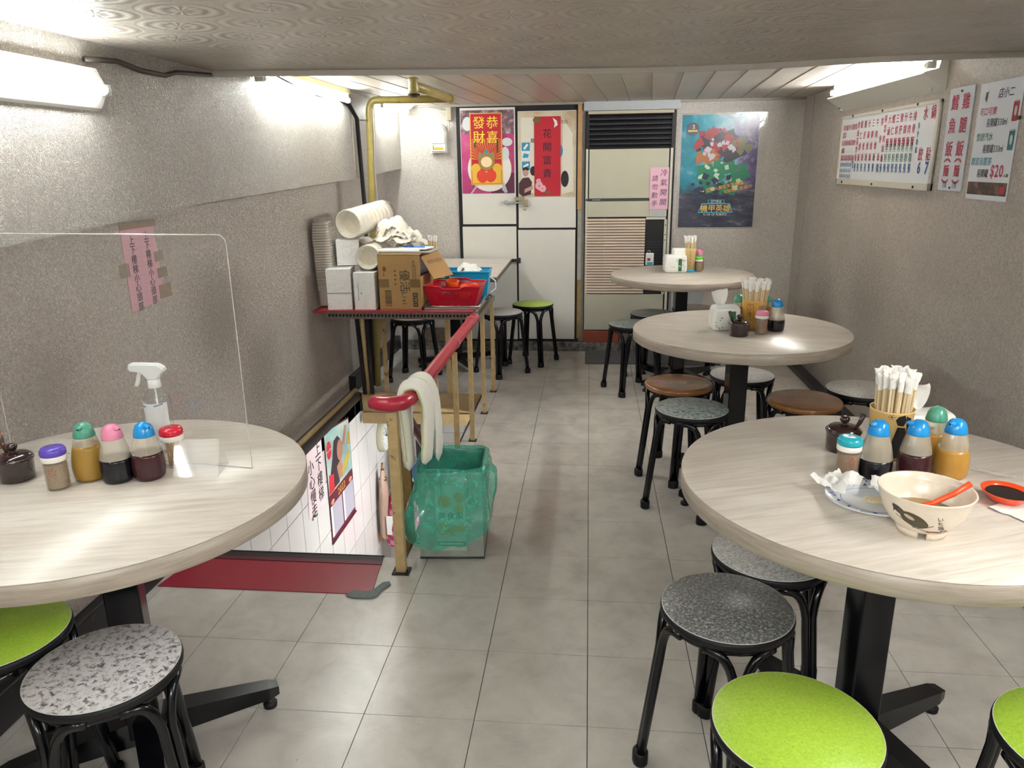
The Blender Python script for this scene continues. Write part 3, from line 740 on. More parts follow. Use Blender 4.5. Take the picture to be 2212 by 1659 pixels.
def napkin(x, y, z, rot, w_, d_, amp, label, seed=1, fold=True):
    b = B()
    def fn(u, v):
        p = Vector((u*3+seed, v*3, seed*2.3)); q = noise.noise(p); q2 = noise.noise(p*2.3)
        return ((u-.5)*w_+.006*q2, (v-.5)*d_+.006*q, max(.0006, .0008+amp*max(0, q+.25)+amp*.4*abs(q2)+(.3*amp if fold and u > .5 else 0)))
    b.grid(fn, 22, 18); o = b.build('paper_napkin', PAPER, None, (x, y, z), (0, 0, rot)); return tag(o, label, 'napkin', 'used paper napkins')

# ---- left table
sauce_bottle(-1.163, -.133, -1.35, CAPG, VINEGAR, .093, 'squeeze bottle with green cap and amber vinegar on the left table')
sauce_bottle(-1.090, -.140, -.35, CAPP, SOY, .062, 'squeeze bottle with pink cap and dark soy sauce on the left table')
sauce_bottle(-1.025, -.120, -.55, CAPB, BLACKVIN, .070, 'squeeze bottle with blue cap and red-brown vinegar on the left table')
PEPPER = plain('ground_pepper', '8d7a63', .8, vary=.2, scale=300)
shaker(-1.203, -.19, plain('cap_purple', '5b46b0', .2), PEPPER, 'pepper shaker with purple cap at the left edge', .2)
shaker(-1.005, -.045, plain('cap_red', 'd0253c', .2), PEPPER, 'toothpick jar with red cap beside the spray bottle', .3, True, False)
condiment_pot(-1.335, -.15, 'brown lidded pot cut off by the left picture edge', 2.2, 1.0)
b = B(); b.tube([(0, 0, 0), (.004, 0, .035), (.004, .002, .06)], .006, 8); o = b.build('spoon_stick', plain('orange_wood', 'b9773a', .5), None, (-1.372, -.135, TH+.078), (.05, -.15, 0)); o.location.z = TH+.07
tag(o, 'orange wooden spoon handle sticking up behind the brown pot at left', 'spoon')
# spray bottle
t = thing('spray_bottle', 'clear spray bottle with white trigger head and printed label', 'bottle', (-1.088, .05, TH), (0, 0, .1))
SP = [(.026, 0), (.0305, .003), (.0315, .02), (.0315, .125), (.0300, .140), (.0235, .156), (.0155, .166), (.0135, .176)]
b = B(); b.lathe(SP, 32, cap1=False); b.build('body', film('pet_bottle', 'f2f5f5', .03, .05), t)
b = B(); b.lathe([(.0295, .002), (.0302, .05), (.0302, .052), (0, .0521)], 28); b.build('liquid', film('clear_liquid', 'e8eeee', .06, .05), t)
w_ = Wrap(lambda z: .0318, -PI/2-.2)
for i in range(24): w_.rect(-.045+.09*i/24, .012, -.045+.09*(i+1)/24, .133)
lab = w_.build('label', plain('bottle_label', 'e9edef', .35), t, recalc=False)
w_ = Wrap(lambda z: .0321, -PI/2-.2)
for i in range(10): w_.rect(-.043+.034*i/10, .124, -.043+.034*(i+1)/10, .1265); w_.rect(-.043+.06*i/10, .016, -.043+.06*(i+1)/10, .0185)
for i in range(5): w_.rect(.012+.022*i/5, .126+.0009*i, .012+.022*(i+1)/5, .1285+.0009*i)
w_.build('blue_lines', plain('label_blue', '2a6fb5', .4), lab, recalc=False)
w_ = Wrap(lambda z: .0321, -PI/2-.2); rnd = random.Random(5)
for k in range(15): 
    L_ = rnd.uniform(.014, .03); z = .108-.0058*k
    for i in range(4): w_.rect(-.04+L_*i/4, z, -.04+L_*(i+.9)/4, z+.0016)
w_.build('small_print', plain('label_grey_print', '8f9296', .5), lab, recalc=False)
b = B(); b.tube([(.002, 0, .02), (.0, 0, .175)], .0022, 6); b.build('dip_tube', plain('dip_tube', 'eceeee', .3), t)
WP = plain('white_plastic', 'eef0ef', .3)
b = B(); b.lathe([(.0155, .168), (.0160, .170), (.0150, .188), (.0125, .190)], 24); b.build('collar', WP, t)
b = B(); S = [(-.012, .188), (.012, .188), (.016, .203), (.034, .212), (.033, .217), (.018, .229), (-.052, .231), (-.056, .226), (-.056, .214), (-.05, .210), (-.022, .211)]
b.poly(S, -.011, .011, Matrix.Rotation(PI/2, 4, 'X')); bmesh.ops.bevel(b.bm, geom=b.bm.edges[:], offset=.003, segments=2, affect='EDGES'); b.build('spray_head', WP, t)
b = B(); b.tube([(-.030, 0, .212), (-.036, 0, .198), (-.040, 0, .182), (-.046, 0, .172)], .0055, 8); b.build('trigger', WP, t)
# acrylic sign stands and the tall acrylic screen
def acrylic_tent(x, y, rot, label):
    t = thing('acrylic_sign_stand', label, 'sign stand', (x, y, TH), (0, 0, rot), 'empty acrylic sign stands')
    for nm, a, c in (('front_sheet', (-.0, -.038, .0), (0, .0, .078)), ('back_sheet', (0, .044, 0), (0, 0.002, .078)), ('base_sheet', (0, -.038, .001), (0, .044, .001))):
        b = B(); p, q = Vector(a), Vector(c); n = Vector((1, 0, 0)).cross(q-p).normalized()*.0012
        vs = [p+Vector((sx*.052, 0, 0))+sg*n for sg in (-1, 1) for sx in (-1, 1)] + [q+Vector((sx*.052, 0, 0))+sg*n for sg in (-1, 1) for sx in (-1, 1)]
        b._add(vs, [(0,1,3,2),(4,6,7,5),(0,4,5,1),(2,3,7,6),(0,2,6,4),(1,5,7,3)]); b.build(nm, film('acrylic_sheet', 'f6f8f8', .07, .05), t)
    return t
acrylic_tent(-.925, -.075, .15, 'clear acrylic tent stand right of the toothpick jar')
acrylic_tent(-1.235, -.09, -.12, 'clear acrylic tent stand behind the purple-capped shaker')
t = thing('acrylic_screen', 'tall clear acrylic screen standing across the left table', 'screen', (-1.15, -.011, TH+.0005), (0, 0, -.122))
b = B(); R_ = .02; P = [(-.345, 0), (.345, 0), (.345, .55-R_)] + [(.345-R_+R_*math.cos(a), .55-R_+R_*math.sin(a)) for a in (PI/6, PI/3, PI/2)] + [(-.345+R_, .55), (-.345, .55-R_)]
b.poly(P, -.002, .002, Matrix.Rotation(PI/2, 4, 'X')); b.build('sheet', CLEAR, t)
b = B(); b.tube([(x, 0, z) for x, z in P], .0016, 4, True)
b.build('polished_edge', film('acrylic_edge', 'e9e6dc', .5, .2), t)

# ---- nearest right table
condiment_pot(.617, .16, 'brown lidded pot behind the cyan-capped shaker', -1.1, 1.02)
shaker(.573, -.015, plain('cap_cyan', '25a7b8', .2), plain('ground_spice_brown', '80634a', .8, vary=.2, scale=300), 'pepper shaker with cyan cap on the nearest right table', -.1)
sauce_bottle(.634, -.01, 3.6, CAPB, SOY, .052, 'blue-capped bottle of dark soy sauce next to the cyan-capped shaker')
sauce_bottle(.720, -.005, 3.1, CAPB, BLACKVIN, .068, 'blue-capped bottle of red-brown vinegar, middle of three on the nearest right table')
sauce_bottle(.806, .01, 3.75, CAPB, YELLOWOIL, .074, 'blue-capped bottle of golden vinegar, rightmost on the nearest right table')
sauce_bottle(.800, .095, 1.2, CAPG, YELLOWOIL, .085, 'amber bottle hidden behind the golden vinegar bottle')
t, rf = chopstick_cup(.712, .128, 'tan chopstick cup with dark printed pattern on the nearest right table', .049, .041, .122)
w_ = Wrap(rf, -PI/2-.05, .0006)
for P in ([(.0, .114), (.014, .118), (.02, .105), (.014, .09), (.0, .092), (-.006, .105)], [(.0, .088), (.018, .086), (.028, .06), (.026, .01), (-.004, .008), (-.008, .05)], [(.018, .115), (.034, .108), (.036, .05), (.024, .07)], [(-.06, .09), (-.048, .085), (-.044, .06), (-.06, .05)]): w_.poly(P)
w_.build('dark_print', plain('cup_dark_print', '1d1b20', .35), t, recalc=False)
w_ = Wrap(rf, -PI/2-.45, .0006)
for k in range(6): a = k*PI/3; w_.disc(.004+.006*math.cos(a), .112+.006*math.sin(a), .0014, 0, 6)
w_.disc(.004, .112, .0028, 0, 8); w_.build('flower_print', plain('cup_brown_print', '7d4a3a', .4), t, recalc=False)
w_ = Wrap(rf, -PI/2-1.1, .0007); w_.glyphs('V', 0, .06, .034, bold=.03); w_.glyphs('G', .004, .026, .016, bold=.02); w_.build('lettering', plain('cup_dark_print', '1d1b20', .35), t, recalc=False)
chopsticks_in(.712, .128, TH, .049, .122, 22, 'paper-wrapped chopsticks in the tan cup on the nearest right table', 'chopsticks in the nearest cup', .012, .6, 3)
tissue_pack(.842, .262, .15, 'white leafy tissue pack lying behind the blue-capped bottles', .15, .09, .075, .07)
# bowl
BOWLP = [(.0, .012), (.042, .012), (.048, .016), (.062, .030), (.0735, .050), (.0805, .072), (.0835, .085), (.0852, .0875), (.084, .0895), (.0812, .0880), (.0775, .073), (.0705, .052), (.059, .033), (.042, .020), (0, .018)]
BOWLM = plain('cream_melamine', 'e2d6c6', .22, 0, .5, vary=.03, scale=200)
t = thing('noodle_bowl', 'cream noodle bowl painted with an eggplant, holding leftover soup', 'bowl', (.632, -.272, TH), (0, 0, 0))
b = B(); b.lathe(BOWLP, 64); b.build('bowl', BOWLM, t)
b = B()
for a0, a1 in ((-1.75, .55), (.85, 2.3), (2.6, 4.2)):
    n = 14; vs = []
    for i in range(n+1):
        a = a0+(a1-a0)*i/n
        for r, z in ((.036, .0), (.0432, 0), (.047, .0165), (.039, .016)): vs.append((r*math.cos(a), r*math.sin(a), z))
    fs = [(4*i+k, 4*i+(k+1) % 4, 4*i+4+(k+1) % 4, 4*i+4+k) for i in range(n) for k in range(4)] + [(3, 2, 1, 0), (4*n, 4*n+1, 4*n+2, 4*n+3)]
    b._add(vs, fs, None, True)
b.build('foot_ring', BOWLM, t)
b = B(); b.disc(0, 0, .0635, .0405, 40); b.build('soup', plain('leftover_broth', '9a7f52', .12), t)
orf = interp(BOWLP[2:8])
w_ = Wrap(orf, -PI/2-.80); w_.disc(.013, .049, .025, 0, 28, .0145, rot=-.35); w_.disc(-.014, .063, .015, 0, 20, .007, rot=-.5); w_.build('eggplant_print', plain('eggplant_brown', '4a4130', .35), t, recalc=False)
w_ = Wrap(orf, -PI/2-.80, .0007); w_.disc(.006, .054, .010, 0, 16, .004, rot=-.4); w_.build('eggplant_highlight', plain('eggplant_pale', 'b5a88c', .35), t, recalc=False)
w_ = Wrap(orf, -PI/2-.80, .0006)
w_.poly([(-.028, .074), (-.020, .066), (-.014, .069), (-.018, .062), (-.012, .058), (-.022, .060), (-.026, .054), (-.025, .064)])
for k in range(16):
    u0, u1 = k/16, (k+1)/16
    f0 = lambda u, o: (-.020+.075*u, .055-.030*math.sin(u*PI*.5)-.004+o)
    w_.poly([f0(u0, 0), f0(u1, 0), f0(u1, .0018), f0(u0, .0018)])
    if k > 5:
        g0 = lambda u, o: (-.014+.06*u, .036-.008*math.sin(u*PI)+.006*u+o); w_.poly([g0(u0, 0), g0(u1, 0), g0(u1, .0014), g0(u0, .0014)])
w_.glyphs('いち膳人', .058, .060, .0115, True, .0112, .012); w_.build('brush_print', plain('bowl_ink', '2a211e', .4), t, recalc=False)
w_ = Wrap(orf, -PI/2-.80, .0008); w_.disc(.042, .0245, .013, 0, 18, .0022, rot=.1); w_.disc(.058, .028, .0028, 0, 10); w_.disc(.066, .0285, .0045, 0, 12, .003); w_.build('red_print', plain('bowl_red_ink', '8b3a30', .4), t, recalc=False)
b = B(); b.tube([(-.045, 0, .0), (-.01, 0, .006), (.03, 0, .022), (.062, 0, .040)], .0052, 10, taper=lambda u: .85+.3*u); b.tube([(-.075, 0, -.004), (-.06, 0, -.006), (-.045, 0, 0)], .012, 10, taper=lambda u: .6+.4*math.sin(u*PI))
tag(b.build('soup_spoon', plain('orange_red_plastic', 'e0512a', .25), None, (.648, -.287, TH+.060), (0, 0, .22)), 'orange plastic spoon resting in the eggplant bowl', 'spoon')
# plate with used napkins and chopsticks
PLATEP = [(0, .004), (.045, .004), (.052, .002), (.056, .005), (.075, .010), (.092, .0165), (.0935, .018), (.092, .019), (.074, .0135), (.056, .0085), (.05, .0075), (0, .0075)]
t = thing('plate', 'white plate with blue flower rim on the nearest right table', 'plate', (.583, -.160, TH), (0, 0, 0))
b = B(); b.lathe(PLATEP, 64, sx=1.03, sy=.98); b.build('plate', plain('white_porcelain', 'e6eaef', .12, 0, .6), t)
b = B(); rnd = random.Random(3); topz = lambda r: .0190-(.092-r)*.31+.0009
for k in range(17):
    a = 2*PI*k/17
    for q in range(3):
        aa = a+rnd.uniform(-.06, .06); r = rnd.uniform(.070, .086); b.disc(r*math.cos(aa)*1.03, r*math.sin(aa)*.98, .0042, topz(r), 7, .0018, rot=rnd.uniform(0, 3))
for rr in (.0905, .062):
    for i in range(64):
        a0, a1 = 2*PI*i/64, 2*PI*(i+1)/64; z = topz(rr)
        b._add([((rr+d)*math.cos(a)*1.03, (rr+d)*math.sin(a)*.98, z) for a, d in ((a0, 0), (a1, 0), (a1, .001), (a0, .001))], [(0, 1, 2, 3)])
b.build('blue_flowers', plain('cobalt_print', '2b4f9e', .25), t, recalc=False)
napkin(.527, -.105, TH+.020, .5, .075, .085, .022, 'crumpled paper napkin on the left rim of the plate', 2)
napkin(.618, -.115, TH+.020, -.4, .055, .10, .018, 'crumpled paper napkin at the back of the plate beside the bowl', 5)
for k, (dx, dy, r) in enumerate(((0, 0, -.03), (.0, -.0075, .01), (.004, -.017, -.015))):
    b = B(); b.box((0, 0, .0), (.17, .0055, .0055), 0, .0012); o = b.build('used_chopstick', STICK, None, (.642+dx, -.178+dy, TH+.0215+.0005*k), (0, 0, r)); tag(o, 'used bamboo chopstick lying across the flower-rimmed plate', 'chopstick', 'used chopsticks on the plate')
napkin(.875, -.175, TH+.001, .6, .10, .09, .004, 'flat paper napkin under the orange sauce dish', 8, False)
t = thing('sauce_dish', 'small orange dish of dark sauce near the right edge', 'dish', (.858, -.125, TH+.005), (.035, .02, 0))
b = B(); b.lathe([(0, .0015), (.026, .0015), (.030, 0), (.033, .003), (.043, .014), (.0475, .0185), (.0485, .020), (.047, .0205), (.041, .0155), (.030, .0055), (0, .0045)], 40); b.build('dish', plain('orange_melamine', 'e2491f', .18), t)
b = B(); b.disc(0, 0, .0385, .0142, 32); b.build('sauce', plain('dark_sauce', '1c0d10', .08), t)
b = B(); b.grid(lambda u, v: ((u-.5)*.085, (v-.5)*.016+.004*math.sin(u*7), .0025+.003*noise.noise((u*9, v*5, 3))), 14, 5); tag(b.build('plastic_sleeve', film('clear_strip', 'f2f2ee', .35, .1, .5, 90), None, (.905, .02, TH+.002), (0, 0, -.55)), 'torn clear chopstick wrapper lying by the golden vinegar bottle', 'wrapper')

# ---- middle table
tissue_pack(.568, 1.59, .12, 'white tissue pack with a tissue pulled up on the middle table', .122, .085, .105, .07)
condiment_pot(.606, 1.463, 'brown lidded pot on the middle table', 2.4, 1.05)
shaker(.703, 1.50, CAPP, plain('ground_spice_brown', '80634a', .8), 'pepper shaker with pink cap on the middle table', .1)
sauce_bottle(.776, 1.565, 1.6, CAPB, SOY, .055, 'blue-capped bottle of dark soy sauce on the middle table')
t, rf = chopstick_cup(.690, 1.60, 'yellow chopstick cup with a boxed print on the middle table', .0505, .041, .128, plain('yellow_plastic_cup', 'd9ab55', .35))
w_ = Wrap(rf, -PI/2-.55, .0006)
for x0, x1, z0, z1 in ((-.012, -.0105, .045, .115), (.0125, .014, .045, .115), (-.012, .014, .045, .0465), (-.012, .014, .1135, .115)): w_.rect(x0, z0, x1, z1)
w_.build('print_frame', plain('cup_red_print', '7a3226', .4), t, recalc=False)
w_ = Wrap(rf, -PI/2-.55, .0006); w_.glyphs('くい处て', .001, .106, .017, True, .0165, .02); w_.build('lettering', plain('cup_dark_print', '1d1b20', .35), t, recalc=False)
w_ = Wrap(rf, -PI/2+.45, .0006)
for i in range(6): w_.rect(-.012+.024*i/6, .078, -.012+.024*(i+1)/6, .108)
w_.build('print_panel', plain('cup_grey_print', '9b8c7a', .4), t, recalc=False)
chopsticks_in(.690, 1.60, TH, .0505, .128, 18, 'paper-wrapped chopsticks in the yellow cup on the middle table', 'chopsticks in the middle cup', .012, 1.5, 5)
sauce_bottle(.640, 1.675, 1.9, CAPG, VINEGAR, .095, 'green-capped vinegar bottle behind the yellow cup, left one')
sauce_bottle(.752, 1.675, 1.2, CAPG, YELLOWOIL, .095, 'green-capped vinegar bottle behind the yellow cup, right one')

# ---- far table
tp = tissue_pack(.548, 3.375, .1, 'white tissue pack with green band on the far table', .145, .10, .115, 0)
M = Matrix.Rotation(PI/2, 4, 'X'); B().glyphs('EL', .023, .045, .016, bold=.02, M=Matrix.Translation((0, -.0515, 0)) @ M).build('lettering', PAPER, tp, recalc=False)
b = B(); b.box((.03, .02, .128), (.09, .05, .05), .1, .008); b.build('top_sheets', PAPER, tp)
t, rf = chopstick_cup(.643, 3.405, 'tan chopstick cup with blue base on the far table', .040, .034, .152, plain('pale_yellow_cup', 'e3c68b', .4), plain('cyan_plastic', '2ba3cf', .3))
w_ = Wrap(rf, -PI/2, .0006)
for k in range(5):
    z = .128-.022*k
    for i in range(10): a0, a1 = 2*PI*i/10, 2*PI*(i+1)/10; w_.poly([(.006*math.cos(a0), z+.006*math.sin(a0)), (.006*math.cos(a1), z+.006*math.sin(a1)), (.0045*math.cos(a1), z+.0045*math.sin(a1)), (.0045*math.cos(a0), z+.0045*math.sin(a0))])
w_.build('ring_print', plain('cup_brown_print', '7d4a3a', .4), t, recalc=False)
chopsticks_in(.643, 3.405, TH, .040, .152, 13, 'paper-wrapped chopsticks in the tan cup on the far table', 'chopsticks in the far cup', .03, .7, 8)
shaker(.703, 3.41, plain('cap_lime', '5fb83c', .25), PEPPER, 'pepper shaker with lime green cap on the far table', .0, False, False)
sauce_bottle(.712, 3.475, -.2, CAPP, plain('light_brown_sauce', '7d6237', .3), .10, 'pink-capped brown bottle behind the lime-capped shaker on the far table')
sauce_bottle(.585, 3.47, -.2, CAPP, BLACKVIN, .07, 'pink-capped bottle hidden behind the tissue pack on the far table')

# ---- far left corner table
t = thing('stick_holder', 'low green cup of chopsticks on the corner table', 'cup', (-1.155, 3.86, TH), group='chopstick cups')
b = B(); b.lathe([(.036, .0), (.038, .002), (.042, .06), (.040, .06), (.036, .006), (0, .006)], 28, cap0=False); b.build('cup', plain('pale_green_plastic', 'a9bfa4', .4), t)
chopsticks_in(-1.155, 3.86, TH, .041, .06, 12, 'paper-wrapped chopsticks in the low green cup on the corner table', 'chopsticks in the corner cup', .0, .3, 11)
# ================================================================== AROUND THE STAIRS
REDMAT = plain('red_rubber_mat', '8f2233', .35, vary=.06, scale=8)
t = thing('stair_mat', 'red rubber mat with black ribbed nosing at the head of the stairs', 'mat', (0, 0, 0))
b = B(); b._add([(-1.518, .575, .001), (-.742, .578, .001), (-.763, .775, .001), (-1.48, .775, .001), (-1.518, .575, .004), (-.742, .578, .004), (-.763, .775, .004), (-1.48, .775, .004)], [(3,2,1,0),(4,5,6,7),(0,1,5,4),(1,2,6,5),(2,3,7,6),(3,0,4,7)]); b.build('mat', REDMAT, t)
for k in range(7):
    y0 = .776+.0095*k; b = B(); b.bx((-1.475+.004*k, y0, .001), (-.762-.001*k, y0+.0082, .0065-.0008*k), .0008); b.build('rib', plain('black_ribbed_nosing', '241a1f', .45) if k > 2 else plain('dark_red_nosing', '5d1c28', .4), t)
b = B(); b.bx((-1.46, .842, -.04), (-.768, .848, .003)); b.build('nosing_lip', RUBBER, t)
t = tag(B().poly([(-.83, .562), (-.80, .548), (-.735, .552), (-.718, .57), (-.715, .60), (-.692, .645), (-.70, .662), (-.722, .655), (-.745, .60), (-.765, .592), (-.81, .596)], .0045, .0065).build('tape_patch', plain('grey_cloth_tape', '5c6766', .55, vary=.15, scale=60)), 'grey cloth tape patch on the corner of the red mat', 'tape')
# banister
OCHRE = plain('ochre_chipped_paint', 'b59d70', .45, vary=.12, wear=('3a2d1e', 13, .62))
RAILRED = plain('red_pvc_handrail', 'a8283c', .28, vary=.10, wear=('7d1f2e', 7, .68))
t = thing('banister', 'ochre steel banister with a red plastic handrail beside the stairs', 'banister', (-.63, .74, 0))
def post(x, y, w_, h_, name='post'):
    b = B(); b.box((x, y, h_/2), (w_, w_*.8, h_), 0, .002); p = b.build(name, OCHRE, t)
    b = B(); b.box((x, y, .003), (w_*1.7, w_*1.5, .006)); b.build('foot_plate', plain('rusty_plate', '2a211b', .6), p)
post(-.045, .0, .036, .615); 
for y, h_ in ((.46, .60), (.91, .60), (1.37, .60), (1.84, .60), (2.29, .61)): post(.012, y, .024, h_)
b = B(); b.box((.014, 1.97, .612), (.03, .70, .03), 0, .003); b.build('top_angle', plain('grey_worn_angle', '6d6455', .5, vary=.2), t)
b = B()
pts = [(-.085, .062, .628), (-.105, .045, .633), (-.108, .018, .638), (-.085, -.004, .642), (-.045, -.012, .644), (-.008, .005, .645), (.006, .06, .645), (.009, .3, .643), (.01, .8, .641), (.012, 1.2, .640), (.012, 1.56, .636)]
sm = []
for i in range(len(pts)-1):
    for k in range(4): sm.append(Vector(pts[i]).lerp(Vector(pts[i+1]), k/4))
sm.append(Vector(pts[-1]))
b.tube(sm, .0265, 14); b.build('handrail', RAILRED, t)
for y in (.92, 1.42):
    b = B(); b.tube([(.0105+.0272*math.cos(2*PI*i/16), y, .641+.0272*math.sin(2*PI*i/16)) for i in range(16)], .002, 6, True); b.build('rail_joint', plain('pale_pink_joint', 'd98f98', .4), t)
t2 = thing('stair_rail', 'dark red rail sloping down the stairs beyond the near post', 'handrail', (-.70, .86, 0))
b = B(); b.tube([(.0, .0, .60), (.02, .06, .56), (.02, .5, .2), (.01, 1.3, -.45)], .018, 10); b.build('rail', plain('dark_red_rail', '6e2230', .3), t2)
b = B(); b.bx((-.012, .10, -.30), (.022, .125, .50)); b.build('rail_post', plain('ochre_dark_post', '8f7442', .45, vary=.15), t2)
b = B(); b.bx((.04, .36, -.30), (.065, .385, .28)); b.build('rail_post', plain('ochre_dark_post', '8f7442', .45), t2)

# towels over the handrail
CLOTH = plain('white_terry_cloth', 'e4e2d8', .9, vary=.04, scale=90)
def towel(y, path, rx, ry, stripe, label, seed, tilt=0.0):
    """a folded towel: a flat oval roll laid over the rail along path (x, z)"""
    t = thing('hand_towel', label, 'towel', (-.618, y, .643), (0, 0, tilt), 'hand towels on the handrail')
    pts = []
    for i in range(len(path)-1):
        for k in range(5): pts.append(Vector((path[i][0], 0, path[i][1])).lerp(Vector((path[i+1][0], 0, path[i+1][1])), k/5))
    pts.append(Vector((path[-1][0], 0, path[-1][1]))); n_ = len(pts)
    for _ in range(3): pts = [pts[0]]+[(pts[i-1]+pts[i]*2+pts[i+1])/4 for i in range(1, n_-1)]+[pts[-1]]
    def fn(u, v, off=0.0):
        i = min(n_-1, int(round(v*(n_-1)))); p = pts[i]; tn = (pts[min(i+1, n_-1)]-pts[max(i-1, 0)]).normalized(); nr = Vector((tn.z, 0, -tn.x))
        w0 = min(v, 1-v); e = math.sqrt(max(0, 1-(1-w0/.05)**2)) if w0 < .05 else 1
        a = 2*PI*u; wob = 1+.18*math.sin(3*a+seed+v*5)+.10*math.sin(5*a-seed)
        return p + nr*(math.cos(a)*(rx+off)*wob*e) + Vector((0, 1, 0))*(math.sin(a)*(ry+off)*e) + Vector(noise.noise_vector(p*30+Vector((seed, a, 0))))*.003
    b = B(); b.grid(fn, 28, n_, True); b.build('cloth', CLOTH, t)
    for uu in (.30, .80):
        b = B(); b.tube([fn(uu, i/(n_-1), .0012) for i in range(2, n_-2)], .0022, 5); b.build('stripe', stripe, t)
    return t
towel(.835, [(-.030, -.285), (-.036, -.15), (-.046, -.02), (-.03, .035), (0, .047), (.03, .035), (.047, -.02), (.040, -.15), (.030, -.26)], .0185, .045, plain('stripe_green', 'c3d48a', .8), 'white hand towel with pale green stripes nearest on the red handrail', 1)
towel(.935, [(-.046, -.20), (-.050, -.1), (-.046, -.02), (-.03, .032), (0, .045), (.03, .034), (.050, -.02), (.060, -.15), (.056, -.285)], .014, .042, plain('stripe_blue', '86a5bd', .8), 'white hand towel with blue stripes behind the green-striped towel', 3)

# oil tin used as bin, with green bag
t = thing('tin_bin', 'square metal oil tin used as a bin beside the banister', 'bin', (-.515, .965, 0), (0, 0, .07))
TIN = plain('worn_tinplate', 'a3a5a0', .4, .25, vary=.18, scale=25)
b = B(); W_ = .118
b.bx((-W_, -W_, .002), (W_, W_, .008)); 
for sx in (-1, 1): b.bx((sx*W_-.0012, -W_, .004), (sx*W_+.0012, W_, .35)); b.bx((-W_, sx*W_-.0012, .004), (W_, sx*W_+.0012, .35))
b.build('tin', TIN, t)
b = B(); b.tube([(-W_, -W_, .006), (W_, -W_, .006), (W_, W_, .006), (-W_, W_, .006)], .005, 6, True); b.tube([(-W_, -W_, .35), (W_, -W_, .35), (W_, W_, .35), (-W_, W_, .35)], .0035, 6, True); b.build('rolled_seam', plain('dark_rim', '4e5150', .4, .5), t)
M = Matrix.Translation((0, -W_-.0018, 0)) @ Matrix.Rotation(PI/2, 4, 'X')
b = B(); b.rect(-.055, .035, .055, .30, 0, M); lab = b.build('label', plain('tin_label_pale', 'b9c4ba', .4), t, recalc=False)
b = B()
for x, y, r in ((-.022, .235, .026), (.032, .25, .022), (.03, .205, .02), (-.03, .125, .026), (.012, .118, .022), (.042, .13, .016)): b.disc(x, y, r, .0005, 18, M=M)
b.build('orange_print', plain('tin_orange_print', 'c9963a', .4), lab, recalc=False)
b = B(); b.glyphs('美食家', 0, .178, .032, bold=.02, z=.001, M=M); b.rect(-.055, .055, .055, .073, .0006, M); b.build('green_print', plain('tin_green_print', '2c6a58', .4), lab, recalc=False)
b = B(); [b.rect(-.044+.0075*k, .060, -.039+.0075*k, .068, .0012, M) for k in range(12)]; b.build('white_print', PAPER, lab, recalc=False)
BAG = film('green_bag_film', '45d0b4', .34, .08, 1.0, 16, .40, .18)
o = thing('bin_bag', 'translucent green bag lining the oil tin and folded over its rim', 'bag', (-.515, .965, 0), (0, 0, .07))
def sq(a, r):   # rounded square of half-width r
    c, s_ = math.cos(a), math.sin(a); n_ = 7.0
    k = (abs(c)**n_+abs(s_)**n_)**(-1/n_); return r*k*c, r*k*s_
def bagfn(u, v):
    a = 2*PI*u; ca, sa = math.cos(a), math.sin(a); nz = noise.noise((ca*1.7, sa*1.7, v*3)); n2 = noise.noise((ca*5, sa*5, v*7)); n3 = noise.noise((ca*11, sa*11, v*9))
    if v < .28: k = v/.28; r, z = .100+.012*k+.005*n2, .10+.255*k
    elif v < .38: k = (v-.28)/.10; r, z = .112+.022*k, .355+.010*math.sin(k*PI)+.006*n2
    else:
        k = (v-.38)/.62
        bot = .112+.05*max(0, math.cos(a-.4))+.14*max(0, math.sin(a))+.035*noise.noise((ca*2.2, sa*2.2, 5))-.035*max(0, math.cos(a-4.1))
        r = .134+.016*k+.022*k*nz+.008*n2+.005*n3+.016*math.sin(k*PI)*nz + .03*k*max(0, math.cos(a-4.1))**3
        z = .357-(.357-bot)*k+.006*n2
    x, y = sq(a, r)
    return (x, y, z)
b = B(); b.grid(bagfn, 96, 44, True); b.build('film', BAG, o, recalc=False)
b = B()
for k in range(9):
    a = 2*PI*k/9+.3; x, y = sq(a, .131); b.tube([(x*(1+.03*math.sin(i)), y*(1+.03*math.cos(i)), .33-.028*i+.01*math.sin(k+i)) for i in range(5)], .003, 5, taper=lambda u: 1-.8*u)
tag(b.build('film_folds', BAG, o), kind='stuff')
tag(B().tube([(-.655, .95, .006), (-.66, 1.0, .03), (-.655, 1.05, .05)], .02, 8, taper=lambda u: .6+.5*math.sin(u*PI)).build('floor_rag', plain('grey_rag', '8a857c', .9, vary=.3, scale=40)), 'grey dirty rag squeezed between the near post and the tin bin', 'rag')

# paper sign and calendar on the stairwell wall
t = thing('stair_notice', 'pink paper notice with black stair warning on the stairwell tiles', 'sign', (-1.4985, 1.94, -.43), LEFTW)
B().poly([(0, .02), (.27, 0), (.275, .40), (.04, .42)], 0, .0006).build('paper', plain('pink_notice_paper', 'e3cdd2', .6), t)
b = B(); b.glyphs('上下樓梯', .205, .345, .088, True, .088, .018, z=.0012); b.glyphs('小心慢走', .085, .285, .088, True, .086, .018, z=.0012); b.build('lettering', plain('black_ink', '1d1a1c', .6), t, recalc=False)
t = thing('wall_calendar', 'wall calendar with dark red band on the stairwell tiles', 'calendar', (-1.497, 2.25, -.72), LEFTW)
MAROON = plain('maroon_print', '5a1a26', .45)
B().poly([(0, 0), (.45, -.005), (.45, .64), (0, .70)], 0, .002).build('backing', MAROON, t)
b = B(); b.poly([(.006, .30), (.444, .30), (.444, .63), (.006, .69)], .0024); b.build('photo', tint('calendar_photo', [(.2, '5b7a78'), (.45, '8fb0aa'), (.6, 'b7c9c0'), (.8, '6d8a86')], 3.5, .4, 3), t, recalc=False)
